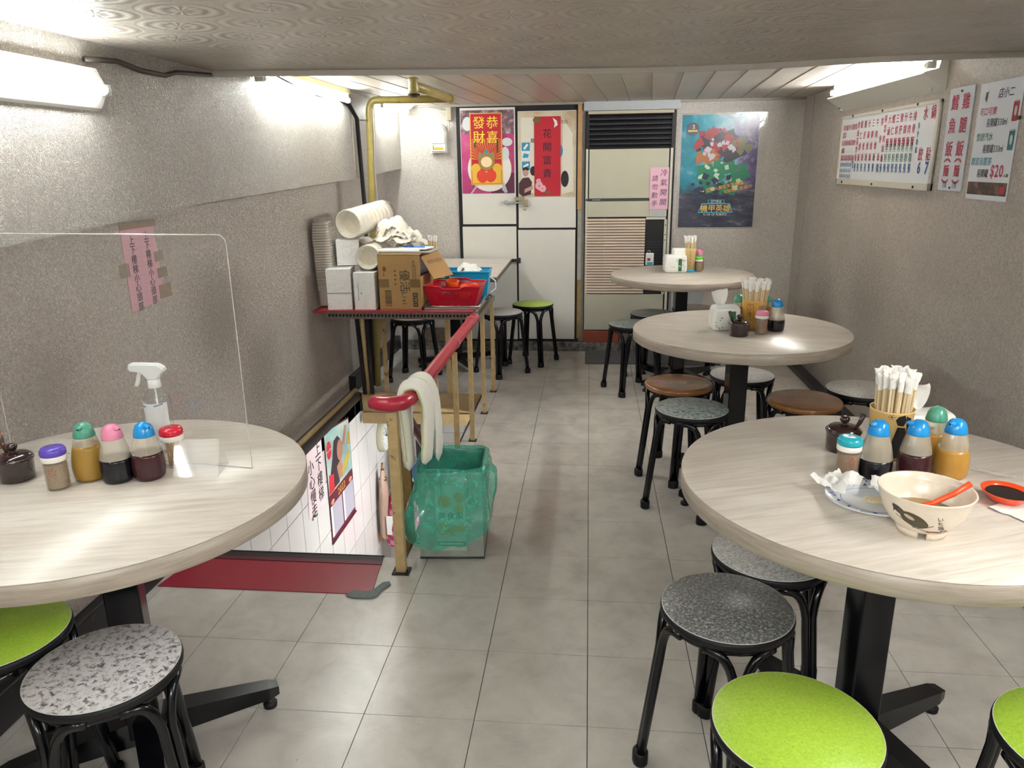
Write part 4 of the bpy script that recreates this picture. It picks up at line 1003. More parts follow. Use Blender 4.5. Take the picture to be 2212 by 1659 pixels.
b = B(); b.poly([(.02, .31), (.20, .31), (.25, .40), (.24, .47), (.275, .50), (.27, .56), (.22, .60), (.15, .59), (.11, .50), (.06, .42)], .0028); b.build('dark_figure_print', plain('calendar_dark_print', '33242a', .4), t, recalc=False)
b = B(); b.disc(.245, .50, .055, .0030, 18, .065); b.poly([(.17, .42), (.25, .44), (.30, .33), (.20, .32)], .0031); b.poly([(.29, .52), (.33, .50), (.40, .60), (.36, .62)], .003); b.build('skin_print', plain('calendar_skin_print', 'a87763', .45), t, recalc=False)
b = B(); b.poly([(.26, .32), (.40, .38), (.43, .44), (.33, .42), (.25, .36)], .0033); b.poly([(.38, .48), (.44, .47), (.44, .55), (.40, .55)], .0033); b.build('yellow_print', plain('calendar_yellow_print', 'b59b3e', .45), t, recalc=False)
b = B(); b.disc(.06, .565, .04, .0034, 18, .055); b.poly([(.01, .305), (.10, .305), (.11, .40), (.03, .42)], .0034); b.build('red_print', plain('calendar_red_print', 'c2232f', .45), t, recalc=False)
b = B(); b.glyphs('Coca-Cola', .06, .565, .018, bold=.01, z=.0038, skew=.2); b.build('logo_lettering', PAPER, t, recalc=False)
b = B(); b.glyphs('2022', .225, .262, .062, bold=.02, z=.003); b.build('year_lettering', plain('gold_print', 'c9962f', .4), t, recalc=False)
b = B()
for x0, x1 in ((.012, .215), (.235, .44)): b.rect(x0, .03, x1, .225, .0026)
b.build('month_sheet', PAPER, t, recalc=False)
b = B()
for x0 in (.012, .235):
    for k in range(1, 7): b.rect(x0, .03+.028*k, x0+.203, .0305+.028*k, .0029); b.rect(x0+.029*k, .03, x0+.0295+.029*k, .225, .0029)
b.build('ruled_lines', plain('calendar_grey_line', 'a9a6b4', .5), t, recalc=False)
b = B(); 
for x in (.055, .395): b.disc(x, .245, .03, .003, 14, .016)
b.build('badge_print', plain('calendar_peach', 'd98c6c', .45), t, recalc=False)
b = B(); b.cyl((-.005, 0, .004), (.455, -.005, .004), .006, 8); b.build('bottom_rod', MAROON, t)
# clock
t = thing('wall_clock', 'round white wall clock on the tiled wall below the floor', 'clock', (-1.499, 3.40, -.455), LEFTW)
b = B(); b.lathe([(.118, 0), (.122, .008), (.118, .040), (.114, .046), (.108, .046), (.106, .042), (0, .041)], 40); b.build('case', plain('cream_clock_case', 'c2bea6', .35), t)
b = B(); b.disc(0, 0, .106, .0425, 36); f = b.build('dial', plain('clock_dial', 'f2f4f2', .4), t, recalc=False)
b = B()
for h_ in range(12): a = PI/2-h_*PI/6; b.glyphs(str(h_ or 12), .085*math.cos(a), .085*math.sin(a), .024, bold=.01, z=.0435)
b.build('numerals', plain('clock_black', '2a2a2a', .5), f, recalc=False)
b = B(); b.poly([(-.004, -.01), (.004, -.01), (.002, .075), (-.002, .075)], .045, .046, Matrix.Rotation(.45, 4, 'Z')); b.poly([(-.005, -.01), (.005, -.01), (.003, .05), (-.003, .05)], .047, .048, Matrix.Rotation(1.2, 4, 'Z')); b.build('hand', plain('clock_black', '2a2a2a', .5), t)
# things hanging under the floor on the stairwell wall
t = thing('hanging_bundle', 'bundle of beige plastic sleeves hanging on the stairwell wall below the clock', 'bundle', (-1.452, 3.22, -.70))
b = B(); b.grid(lambda u, v: ((.028+.045*math.sin(min(1, v*1.6)*PI*.5))*math.cos(2*PI*u)*.5, (.02+.085*math.sin(min(1, v*1.4)*PI*.5))*math.sin(2*PI*u)*.8+.01*noise.noise((u*6, v*4, 0)), .05-.48*v-.03*abs(math.sin(u*9))*v), 24, 14, True); b.build('sleeves', tint('beige_sleeve', [(.3, '8f7468'), (.7, 'b79d8c')], 12, .5, 4, map_scale=(1, 1, .2)), t)
b = B(); b.bx((-.03, -.07, -.46), (.03, .07, -.43)); b.build('blue_edge', plain('hem_orange', 'b07a35', .6), t)
b = B(); b.lathe([(.02, 0), (.03, -.02), (.02, -.05)], 10); b.cyl((0, 0, 0), (0, 0, .1), .008, 8); b.build('hook', plain('brass_hook', '8a6a4a', .35, .7), t)
t = thing('black_bag', 'black hanging bag with a loop strap beside the beige bundle below the floor', 'bag', (-1.36, 3.52, -.62))
b = B(); b.grid(lambda u, v: ((.06+.01*noise.noise((u*5, v*5, 1)))*math.cos(2*PI*u), .07*math.sin(2*PI*u), .10-.50*v), 18, 10, True); b.build('pouch', plain('black_nylon', '1a1a1f', .5), t)
b = B(); b.tube([(-.0, -.07, .05), (-.03, -.10, -.1), (-.03, -.10, -.28), (.0, -.085, -.34)], .006, 6); b.build('strap', RUBBER, t)
t = thing('gingham_bag', 'pink checked plastic bag hanging below the floor edge', 'bag', (-1.335, 3.26, -.90))
g = NT('pink_gingham_film'); ck = g.n('ShaderNodeTexChecker'); ck.inputs['Scale'].default_value = 26; g.l(g.coord('Object', (1, .6, 1)), ck.inputs['Vector']); ck.inputs[1].default_value = (*hexc('b5366f'), 1); ck.inputs[2].default_value = (*hexc('d98aa8'), 1); g.set(Base_Color=ck.outputs[0], Roughness=.25)
b = B(); b.grid(lambda u, v: ((.03+.10*math.sin(min(1, .1+v)*PI*.62))*math.cos(2*PI*u)*(1+.12*noise.noise((u*6, v*3, 2))), (.03+.10*math.sin(min(1, .1+v)*PI*.62))*math.sin(2*PI*u), .12-.44*v), 26, 16, True); b.build('bag', g.m, t)
b = B(); b.bx((-.09, -.118, -.22), (.03, -.105, -.08)); b.build('white_packet', PAPER, t)
t = thing('pink_bundle', 'bright pink plastic bag seen through the banister gap', 'bag', (-1.18, 3.42, -.97))
b = B(); b.grid(lambda u, v: ((.02+.06*math.sin(v*PI*.8))*math.cos(2*PI*u)*(1+.15*math.sin(v*24)), (.02+.06*math.sin(v*PI*.8))*math.sin(2*PI*u), .22-.40*v), 16, 24, True); b.build('bag', plain('bright_pink_film', 'c23574', .25), t)
tag(B().lathe([(0, 0), (.03, 0), (.03, .11), (.022, .12), (.022, .15), (0, .15)], 16).build('blue_bottle', plain('blue_label', '4a55a8', .3), None, (-1.245, 3.30, -.73)), 'blue-labelled bottle on a ledge seen through the banister gap', 'bottle')
tag(B().bx((-1.32, 3.24, -.745), (-1.15, 3.36, -.731)).build('ledge', plain('white_ledge', 'd5d2cd', .4)), 'white ledge carrying the blue-labelled bottle below the floor', 'ledge')
# ================================================================== SHELF OVER THE STAIRS
SZ = .655
t = thing('stair_shelf', 'red board shelf on slotted steel angles built over the stairs', 'shelf', (0, 0, 0))
b = B(); b.bx((-1.535, 2.36, SZ-.012), (-.637, 2.98, SZ)); b.build('board', plain('red_painted_board', '9c2530', .4, vary=.1), t)
ANG = plain('slotted_steel_angle', '6a6058', .45, .4, vary=.25, scale=50)
b = B(); b.perf((-1.47, 2.355, SZ-.042), (.86, 0, 0), (0, 0, .036), 43, 1, .62, .42); b.bx((-1.47, 2.354, SZ-.044), (-.61, 2.358, SZ-.041)); b.bx((-1.47, 2.354, SZ-.007), (-.61, 2.395, SZ-.013)); b.build('slotted_angle', ANG, t)
b = B(); b.bx((-1.46, 2.372, SZ-.04), (-.62, 2.376, SZ-.012)); b.build('angle_back', RUBBER, t)
b = B(); b.perf((-1.53, 2.97, SZ-.042), (.92, 0, 0), (0, 0, .036), 40, 1, .6, .4); b.build('slotted_angle', ANG, t)
for p, q, m in (((-1.30, 2.40, SZ-.03), (-1.455, 2.95, .0), RUBBER), ((-1.272, 2.40, SZ-.03), (-1.43, 2.95, .0), plain('ochre_chipped_paint', 'a98a55', .45)), ((-1.245, 2.40, SZ-.03), (-1.405, 2.955, 0), RUBBER)):
    b = B(); b.cyl(p, q, .0125, 8); b.build('leg', m, t)
b = B(); b.box((-1.315, 2.985, .30), (.026, .022, .61)); b.build('leg', plain('ochre_chipped_paint', 'a98a55', .45), t)
b = B(); b.box((-.90, 2.985, .30), (.026, .022, .61)); b.build('leg', plain('ochre_chipped_paint', 'a98a55', .45), t)

# cardboard box
CARD = plain('cardboard', 'a07f50', .75, vary=.05, scale=12); INK = plain('carton_ink', '4a3d2c', .7)
t = thing('carton', 'open cardboard carton with printed front standing on the shelf', 'box', (-1.045, 2.40, SZ), (0, 0, -.03))
W_, D_, H_ = .236, .40, .305
b = B()
b.bx((-W_/2, 0, 0), (W_/2, .004, H_)); b.bx((-W_/2, 0, 0), (-W_/2+.004, D_, H_)); b.bx((W_/2-.004, 0, 0), (W_/2, D_, H_*.60)); b.bx((-W_/2, D_-.004, 0), (W_/2, D_, H_)); b.bx((-W_/2, 0, 0), (W_/2, D_, .004)); b.bx((-W_/2, 0, H_-.004), (W_/2, D_, H_))
b.build('body', CARD, t)
b = B(); M = Matrix.Translation((W_/2, .19, H_)) @ Matrix.Rotation(-.35, 4, 'Z') @ Matrix.Rotation(.95, 4, 'Y'); b.box((.088, 0, 0), (.176, .20, .004), M=M); fl = b.build('flap', plain('cardboard_flap', 'b08a58', .75), t)
b = B(); Mf = M @ Matrix.Translation((.07, 0, .0026)) @ Matrix.Rotation(-PI/2, 4, 'Z')
for x in (-.07, .005): 
    for k in range(4): [b.rect(x+.018*k-.006, -.012+.006*q, x+.018*k+(.006 if (k+q) % 3 else .001), -.0085+.006*q, 0, Mf) for q in range(4)]
b.build('flap_print', INK, fl, recalc=False)
b = B(); b.bx((W_/2-.02, .03, .05), (W_/2-.012, D_-.03, H_*.95)); b.build('inner_liner', plain('dark_red_bag', '4a1a26', .4), t)
M = Matrix.Translation((0, -.0006, 0)) @ Matrix.Rotation(PI/2, 4, 'X'); Mr = M @ Matrix.Translation((.0, .16, 0)) @ Matrix.Rotation(-PI/2, 4, 'Z')
b = B(); b.glyphs('優活', .0, .03, .062, bold=.012, M=Mr); b.glyphs('Livi', .095, .025, .04, bold=.005, M=Mr); [b.rect(-.06+.024*k, -.027, -.051+.024*k, -.018, 0, Mr) for k in range(4)]
for k in range(14): b.tube([(0, 0, 0)], .001) if 0 else None
b.build('brand_print', INK, t, recalc=False)
b = B(); rnd = random.Random(2)
z = .02
while z < .105: h_ = rnd.choice((.0018, .003, .005)); b.rect(-.085, z, -.048, z+h_, 0, M); z += h_+rnd.choice((.002, .003))
b.build('barcode', INK, t, recalc=False)
b = B()
for z in (.018, .045, .072): b.rect(.072, z, .100, z+.024, 0, M)
b.build('care_symbols', plain('carton_dark_ink', '3a3530', .7), t, recalc=False)
b = B()
for (x0, z0, x1, z1) in ((.079, .024, .083, .036), (.088, .024, .092, .036), (.08, .052, .086, .062), (.088, .050, .094, .064), (.078, .080, .094, .083), (.078, .087, .094, .090)): b.rect(x0, z0, x1, z1, .0004, M)
b.build('symbol_cutouts', CARD, t, recalc=False)
b = B()
for k in range(12): b.rect(.074, .165+.007*k, .083, .169+.007*k, 0, M); b.rect(.087, .165+.007*k, .096, .169+.007*k, 0, M)
b.glyphs('優活', .083, .265, .016, True, bold=.02, M=M); b.build('side_print', plain('carton_grey_ink', '6e6142', .7), t, recalc=False)
b = B(); b.disc(-.082, .225, .010, 0, 12, .014, M=M); b.rect(-.089, .185, -.084, .205, 0, M); b.build('heart_print', plain('carton_red_ink', '7a3a25', .7), t, recalc=False)
b = B(); b.rect(-W_/2+.002, .125, -.06, .17, .0002, M); b.rect(.06, .125, W_/2-.002, .17, .0002, M); b.build('packing_tape', film('brown_tape', '8a6a3a', .7, .2), t, recalc=False)
t = thing('clipboard', 'clipboard with paper slips lying on the cardboard carton', 'clipboard', (-1.015, 2.565, SZ+H_+.001), (0, 0, -.1))
b = B(); b.box((0, 0, .003), (.30, .23, .006), 0, .001); b.build('board', plain('grey_brown_board', '8c8478', .5), t)
b = B(); b.box((-.05, -.005, .010), (.24, .19, .006), .06); b.build('lower_slips', PAPER, t)
b = B(); b.box((.035, .01, .017), (.16, .12, .006), -.12); b.build('upper_slips', plain('white_slips', 'e8ecf4', .6), t)
t = thing('ballpoint_pen', 'blue ballpoint pen lying on the paper slips of the clipboard', 'pen', (-.99, 2.555, SZ+H_+.0255), (0, 0, -.18))
b = B(); b.cyl((-.06, 0, 0), (.0, 0, 0), .0048, 10); b.build('cap', plain('pen_blue', '1d4fa0', .25), t)
b = B(); b.cyl((0, 0, 0), (.06, 0, 0), .0042, 10); b.cyl((.06, 0, 0), (.07, 0, 0), .004, 8, .001); b.build('barrel', plain('pen_light_blue', '4d86cf', .2), t)
# tissue packs standing in front
def paper_pack(x, y, z, rx, rz, w_, d_, h_, label, seam=True, art=False):
    t = thing('paper_towel_pack', label, 'paper pack', (x, y, z), (rx, 0, rz), 'wrapped paper towel packs on the shelf')
    b = B(); n_ = 12
    for k in range(n_): b.bx((-w_/2+.001*(k % 2), -d_/2, h_*k/n_), (w_/2-.001*((k+1) % 2), d_/2, h_*(k+.985)/n_), 0)
    b.bm.faces.ensure_lookup_table(); tag(b.build('sheets', PAPER, t), kind='stuff')
    b = B(); b.box((0, 0, h_/2), (w_+.006, d_+.006, h_+.006), 0, .006); bmesh.ops.subdivide_edges(b.bm, edges=b.bm.edges[:], cuts=2, use_grid_fill=True)
    for v in b.bm.verts: v.co += Vector(noise.noise_vector(v.co*30+Vector((x*9, 0, 0))))*.0025
    b.build('wrap', WRAP, t)
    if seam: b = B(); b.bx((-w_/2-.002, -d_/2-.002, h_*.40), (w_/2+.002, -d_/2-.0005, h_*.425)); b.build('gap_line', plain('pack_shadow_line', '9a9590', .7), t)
    if art:
        b = B(); M = Matrix.Translation((0, -d_/2-.004, 0)) @ Matrix.Rotation(PI/2, 4, 'X')
        for k in range(18): b.rect(-w_*.30, h_*(.25+.026*k), -w_*.27, h_*(.265+.026*k), 0, M)
        b.disc(-w_*.14, h_*.45, .004, 0, 8, M=M); b.build('fine_print', plain('pack_print', '5d5560', .5), t, recalc=False)
    return t
paper_pack(-1.395, 2.46, SZ+.002, 0, .14, .135, .15, .225, 'wrapped paper towel pack at the left front corner of the shelf')
paper_pack(-1.243, 2.47, SZ+.002, 0, .0, .118, .16, .205, 'wrapped paper towel pack next to the cardboard carton', False, True)
paper_pack(-1.375, 2.565, SZ+.233, .0, .28, .125, .11, .14, 'wrapped paper towel pack leaning on top of the lower packs', False)
paper_pack(-1.25, 2.76, SZ+.002, 0, .0, .19, .16, .23, 'wrapped paper towel pack hidden behind the two front packs', False)
# takeaway bowls in long stacks
CUPM = plain('paper_bowl_white', 'ece5d6', .5)
def bowl_stack(p, q, r, label, n_=9):
    p, q = Vector(p), Vector(q); d = q-p; L = d.length
    t = thing('bowl_stack', label, 'bowl stack', p, d.to_track_quat('Z', 'Y').to_euler(), 'bagged stacks of paper bowls')
    prof = []
    for k in range(n_): z = L*k/n_; prof += [(r*1.0, z), (r*1.0, z+.006), (r*.965, z+.008), (r*.955, z+L/n_-.002)]
    prof = [(r*.74, .05), (r*.93, .004)] + prof + [(r*.8, L)]
    b = B(); b.lathe(prof, 40, cap0=False); b.build('bowls', CUPM, t)
    b = B(); b.disc(0, 0, r*.74, .05, 32); b.build('bowl_bottom', plain('kraft_inside', 'e0d8c4', .6), t, recalc=False)
    def fn(u, v):
        a = 2*PI*u; nz = noise.noise((math.cos(a)*2, math.sin(a)*2, v*6+r*50)); rr = r*1.05*(1+.035*nz)
        if v < .15: k = v/.15; return (rr*k*math.cos(a), rr*k*math.sin(a), -.006-.008*nz*k)
        if v > .88: k = (v-.88)/.12; rr *= 1-.85*k; return (rr*math.cos(a), rr*math.sin(a), L+.01+.05*k)
        return (rr*math.cos(a), rr*math.sin(a), -.006+(L+.016)*(v-.15)/.73)
    b = B(); b.grid(fn, 40, 26, True); b.build('plastic_bag', WRAP, t, recalc=False)
    return t
bowl_stack((-1.345, 2.50, 1.115), (-1.245, 2.86, 1.15), .079, 'bagged stack of paper bowls on top of the heap with its open end forward')
bowl_stack((-1.232, 2.46, .937), (-1.238, 2.80, .945), .067, 'bagged stack of paper bowls lying beside the carton, facing forward')
bowl_stack((-1.36, 2.66, .955), (-1.365, 2.90, .96), .055, 'bagged stack of paper bowls in the middle of the heap behind', 6)
# crumpled carrier bags
def crumpled(x, y, z, rx, ry, rz, label, seed, mat=None):
    """a slack bag: overlapping folded sheets that bulge and droop at the edges"""
    t = thing('crumpled_bag', label, 'bag', (x, y, z), (0, 0, 0), 'crumpled carrier bags'); rnd = random.Random(seed)
    for k in range(6):
        f = k/5; ang = rnd.uniform(-.5, .5); sx, sy = rx*(1.05-.22*f), ry*(1.05-.15*f); ox = rx*rnd.uniform(-.22, .22)
        def fn(u, v):
            a, c = u*2-1, v*2-1; edge = max(abs(a), abs(c))
            fold = math.sin(a*5.0+seed*1.7+k*2.1+c*1.3)*.16+abs(noise.noise((a*2.4+seed, c*2.4, k*3.1)))*.55-.12
            zz = -rz*.75+rz*1.55*f*(1-.32*a*a-.38*c*c)+rz*fold*.75-rz*.22*edge**4
            wob = 1+.14*noise.noise((a*2+k, c*2, seed))
            px, py = ox+a*sx*wob*math.sqrt(max(.15, 1-.42*c*c)), c*sy*wob*math.sqrt(max(.15, 1-.42*a*a))
            return (px*math.cos(ang)-py*math.sin(ang), px*math.sin(ang)+py*math.cos(ang), zz)
        b = B(); b.grid(fn, 26, 20); b.build('bag_fold', mat or plain('cream_bag_film', 'ece5d8', .38), t)
    return t
crumpled(-1.125, 2.66, 1.085, .105, .08, .072, 'cream crumpled carrier bag on top of the heap beside the pipe', 1)
crumpled(-1.05, 2.76, 1.015, .09, .075, .055, 'cream crumpled carrier bag lying behind the clipboard', 4)
# leaning stack of foam boxes in a clear bag
t = thing('foam_box_stack', 'leaning stack of grey foam meal boxes in a clear bag by the wall', 'box stack', (-1.487, 2.545, SZ+.002), (0, -.03, .06))
for k in range(26):
    z = .10+.0145*k; s_ = 1-.25*max(0, (k-21)/5); b = B(); b.box((0, 0, z), (.098*s_, .15, .0125), 0, .002); b.build('foam_box', plain('pale_grey_foam', 'c2b8ab', .55), t)
b = B(); b.box((0, 0, .05), (.095, .145, .095), 0, .01); b.build('lower_boxes', plain('pale_grey_foam', 'c2b8ab', .55), t)
b = B(); b.grid(lambda u, v: ((.058+.005*noise.noise((u*9, v*7, 1)))*(1-.5*max(0, v-.8)/.2)*math.copysign(abs(math.cos(2*PI*u))**.35, math.cos(2*PI*u)), .083*math.copysign(abs(math.sin(2*PI*u))**.35, math.sin(2*PI*u)), .006+.49*v), 40, 24, True); b.build('plastic_bag', WRAP, t, recalc=False)

# tray with the two baskets
t = thing('metal_tray', 'shallow steel tray under the red basket at the shelf end', 'tray', (-.765, 2.56, SZ), (0, 0, .03))
b = B(); b.bx((-.15, -.15, .002), (.145, .30, .005)); 
for a, c in (((-.155, -.155, .002), (.15, -.15, .018)), ((-.155, .30, .002), (.15, .305, .018)), ((-.155, -.155, .002), (-.15, .305, .018)), ((.145, -.155, .002), (.15, .305, .018))): b.bx(a, c)
b.build('tray', CHROME, t); b = B(); b.tube([(-.155, -.155, .018), (.15, -.155, .018), (.15, .305, .018), (-.155, .305, .018)], .004, 6, True); b.build('rolled_rim', CHROME, t)
def basket(x, y, z, rz, wb, db, wt, dt, h_, mat, label, holes, handle=False):
    t = thing('plastic_basket', label, 'basket', (x, y, z), (0, 0, rz))
    c0 = [Vector(v) for v in ((-wb, -db, 0), (wb, -db, 0), (wb, db, 0), (-wb, db, 0))]; c1 = [Vector(v) for v in ((-wt, -dt, h_), (wt, -dt, h_), (wt, dt, h_), (-wt, dt, h_))]
    b = B(); b._add([v for v in c0], [(3, 2, 1, 0)])
    for i in range(4):
        j = (i+1) % 4; P = lambda u, v: (c0[i].lerp(c0[j], u)).lerp(c1[i].lerp(c1[j], u), v)
        if holes:
            b._add([P(0, 0), P(1, 0), P(1, .3), P(0, .3)], [(0, 1, 2, 3)]); b._add([P(0, .75), P(1, .75), P(1, 1), P(0, 1)], [(0, 1, 2, 3)])
            b._add([P(0, .3), P(.12, .3), P(.12, .75), P(0, .75)], [(0, 1, 2, 3)]); b._add([P(.88, .3), P(1, .3), P(1, .75), P(.88, .75)], [(0, 1, 2, 3)]); b._add([P(.47, .3), P(.53, .3), P(.53, .75), P(.47, .75)], [(0, 1, 2, 3)])
            for u0, u1 in ((.12, .47), (.53, .88)): b.perf(P(u0, .3), P(u1, .3)-P(u0, .3), P(u0, .75)-P(u0, .3), 12, 6, .5)
        else: b._add([P(0, 0), P(1, 0), P(1, 1), P(0, 1)], [(0, 1, 2, 3)])
    bmesh.ops.remove_doubles(b.bm, verts=b.bm.verts, dist=.0001); b.build('basket', mat, t)
    b = B(); pts = []
    for i in range(4):
        j = (i+1) % 4
        for u in (0, .28, .36, .64, .72): q = c1[i].lerp(c1[j], u); pts.append((q.x, q.y, q.z+(.014*(1 if i > 1 else -1) if .3 < u < .7 and i % 2 == 0 and holes else 0)))
    b.tube(pts, .0055, 6, True); b.build('rim', mat, t)
    if handle:
        b = B(); b.tube([(-wt*.75, -dt, h_*.85), (-wt*.55, -dt-.012, h_*.55), (-wt*.3, -dt-.014, h_*.38)], .005, 6); b.tube([(wt, -dt*.6, h_*.8), (wt+.03, -dt*.3, h_*.6), (wt+.03, -dt*.2, h_*.3), (wt+.005, -dt*.7, h_*.2)], .005, 6); b.build('handle', WP, t)
    return t
basket(-.765, 2.57, SZ+.006, -.02, .125, .095, .160, .120, .115, plain('red_basket_plastic', 'c2142f', .28), 'red perforated plastic basket on the steel tray', True)
basket(-.735, 2.86, SZ+.004, .05, .115, .08, .135, .10, .155, plain('blue_basket_plastic', '1da0d2', .28), 'light blue plastic basket behind the red basket', False, True)
ORANGE = plain('orange_plastic_ware', 'ea5a1e', .25)
for k, (x, y, z, rx, ry, lb) in enumerate(((-.79, 2.60, .085, .2, .1, 'orange plastic tub standing in the red basket'), (-.715, 2.585, .075, 1.1, .5, 'orange plastic saucer lying in the middle of the red basket'), (-.655, 2.60, .080, -.9, .7, 'orange plastic saucer leaning at the right end of the red basket'))):
    o = B().lathe([(0, 0), (.028, 0), (.036, .02), (.038, .05), (.036, .052), (.03, .006), (0, .004)] if k == 0 else [(0, 0), (.03, .0), (.042, .01), (.04, .013), (.0, .004)], 24).build('orange_tub' if k == 0 else 'orange_saucer', ORANGE, None, (x, y, SZ+z), (rx, ry, 0)); tag(o, lb, 'tub' if k == 0 else 'saucer')
for k in range(4):
    o = B().tube([(0, 0, 0), (.012, -.004, .012), (.026, 0, .008)], .004, 6).build('orange_spoon', plain('orange_red_plastic', 'e0512a', .25), None, (-.885+.042*k+(.02 if k > 1 else 0), 2.44, SZ+.010), (0, .4, .5)); tag(o, 'small orange spoon end sticking out from under the red basket', 'spoon', 'orange spoons on the tray')
crumpled(-.72, 2.86, SZ+.165, .085, .06, .045, 'white clear-topped bag of packets in the blue basket', 7, plain('white_bag_film', 'f0efea', .25))
# ================================================================== BACK WALL
IVORY = plain('ivory_laminate_panel', 'dedcd6', .32, vary=.02, scale=3)
DARK = plain('black_gap', '141318', .6)
yP = 4.195
frame = struct(B().bx((-1.006, 4.204, .07), (-.088, 4.2205, 1.846)).build('trim_7', DARK))
def door(n_, panels, hx, hz):
    d = struct(bpy.data.objects.new('door_%d' % n_, None)); COL.objects.link(d)
    for x0, z0, x1, z1 in panels: B().bx((x0, yP, z0), (x1, 4.206, z1), .002).build('panel', IVORY, d)
    return d
d1 = door(1, [(-.976, .985, -.566, 1.826), (-.981, .085, -.566, .967)], 0, 0)
d2 = door(2, [(-.547, .955, -.113, 1.796), (-.552, .09, -.116, .94)], 0, 0)
b = B(); b.cyl((-.64, 4.165, 1.145), (-.64, yP, 1.145), .016, 14); b.bx((-.64, 4.168, 1.137), (-.53, 4.176, 1.152), .003); b.build('latch_bar', CHROME, d1)
b = B(); b.bx((-.505, 4.162, 1.115), (-.472, yP, 1.165), .003); b.bx((-.575, 4.175, 1.158), (-.50, yP, 1.185), .002); b.build('latch_block', plain('brassy_latch', 'a59a80', .3, .7), d2)
b = B(); b.tube(arc((-.50, 4.188, 1.098), .010, PI*.9, PI*2.1, 8), .002, 5); b.build('hook', RUBBER, d2)
b = B(); b.bx((-.64, 4.17, .70), (-.555, yP, .722), .003); b.bx((-.56, 4.178, .69), (-.535, yP, .73), .002); b.build('slide_bolt', plain('dark_bolt', '3f3d40', .4, .6), d1)
WOODS = plain('raw_wood_batten', 'b08a5e', .6, vary=.12, scale=10)
struct(B().bx((-.104, 4.18, 1.09), (-.074, 4.206, 1.835)).build('trim_8', WOODS))
struct(B().bx((-.100, 4.185, .56), (-.076, 4.206, 1.088)).build('trim_9', plain('worn_grey_batten', '9f9a90', .5, vary=.15)))
struct(B().bx((-.100, 4.185, .10), (-.072, 4.206, .558)).build('trim_10', plain('ochre_wood_batten', '8f7748', .6, vary=.15)))

# wall art on the doors
def art(b, name, mat, t): return b.build(name, mat, t, recalc=False)
t = thing('food_poster', 'pink poster of a plated dish pasted on the left door', 'poster', (-.972, yP-.0012, 1.214), BACKW)
W_, H_ = .397, .595
b = B(); b.bx((0, 0, 0), (W_, H_, .0008)); b.build('sheet', tint('poster_pink', [(.3, '8a1f52'), (.5, 'b83a78'), (.75, 'd46a98')], 4, .4, 4), t)
art(B().rect(0, H_*.72, W_, H_, .001), 'dark_top', tint('poster_dark_food', [(.3, '2a2230'), (.5, '7a5a66'), (.7, 'c9b8bc'), (.85, 'a3353f')], 16, .4, 4), t)
art(B().rect(W_*.55, 0, W_, H_*.25, .0011), 'dark_corner', plain('poster_maroon', '5a1a3a', .4), t)
art(B().disc(W_*.53, H_*.30, .165, .0014, 40), 'plate_print', plain('poster_plate', 'e2ddd8', .35), t)
b = B(); b.poly([(.06, .0), (.075, 0), (.13, .07), (.12, .08)], .0016); b.poly([(.30, .03), (.325, .0), (.345, .01), (.315, .09)], .0016); art(b, 'cutlery_print', plain('poster_steel', 'aeb6bf', .3), t)
b = B(); b.disc(.345, H_*.62, .04, .0016, 18, .03); b.disc(.33, H_*.48, .03, .0016, 18, .05); b.disc(.05, .50, .035, .0016, 16, .05); art(b, 'bowl_print', plain('poster_bowl', 'cfd3d6', .35), t)
t = thing('new_year_banner', 'red and gold new year banner hung over the pink poster', 'banner', (-.903, yP-.0045, 1.277), BACKW)
W_, H_ = .240, .512
GOLDP = plain('gold_print_bright', 'e0b03a', .35); REDP = plain('lucky_red_paper', 'b5122a', .45)
B().bx((0, 0, 0), (W_, H_, .0012)).build('sheet', GOLDP, t)
art(B().rect(.007, .007, W_-.007, H_-.007, .0016), 'red_field', REDP, t)
b = B()
for k in range(26):
    a = PI*(k+.5)/26; b.poly([(.12+.05*math.cos(a), .18+.05*math.sin(a)), (.12+.2*math.cos(a-.03), .18+.2*math.sin(a-.03)), (.12+.2*math.cos(a+.03), .18+.2*math.sin(a+.03))], .0018)
for v in b.bm.verts: v.co.x = min(W_-.009, max(.009, v.co.x)); v.co.y = min(.33, v.co.y)
art(b, 'ray_print', plain('gold_print_orange', 'cf8a2c', .4), t)
b = B(); b.glyphs('恭喜', .168, H_-.068, .092, True, .102, .010, z=.0022); b.glyphs('發財', .068, H_-.068, .092, True, .102, .010, z=.0022); art(b, 'lettering', plain('gold_print_yellow', 'f0d23c', .35), t)
b = B(); b.rect(.010, .010, W_-.010, .10, .0019); b.disc(.04, .12, .035, .002, 16); b.disc(.20, .12, .035, .002, 16); art(b, 'cloud_print', plain('gold_print_bright', 'e0b03a', .35), t)
b = B(); b.disc(.12, .165, .062, .0022, 26, .060); b.poly([(.055, .19), (.185, .19), (.175, .245), (.15, .225), (.12, .262), (.09, .225), (.065, .245)], .0023); art(b, 'ornament_print', plain('gold_print_dark', '9a7a35', .4), t)
b = B(); b.disc(.12, .165, .042, .0026, 24, .038); art(b, 'centre_print', plain('banner_peach', 'eed2ac', .45), t)
b = B(); b.disc(.12, .238, .013, .0027, 14); b.disc(.085, .222, .008, .0027, 12); b.disc(.155, .222, .008, .0027, 12); art(b, 'jewel_print', plain('banner_blue', '3a7fb0', .4), t)
b = B(); b.disc(.085, .062, .040, .0028, 22, .048, rot=.3); b.disc(.152, .064, .040, .0027, 22, .046, rot=-.3); art(b, 'fruit_print', plain('banner_fruit_red', 'd43a22', .3), t)
b = B(); b.rect(.03, .27, .042, .33, .0024); b.rect(.198, .23, .21, .33, .0024); art(b, 'side_strip_print', plain('banner_green', '3c3a2a', .4), t)
t = thing('aged_notice', 'yellowed torn poster sheet pasted on the right door', 'poster', (-.543, yP-.0012, 1.183), BACKW)
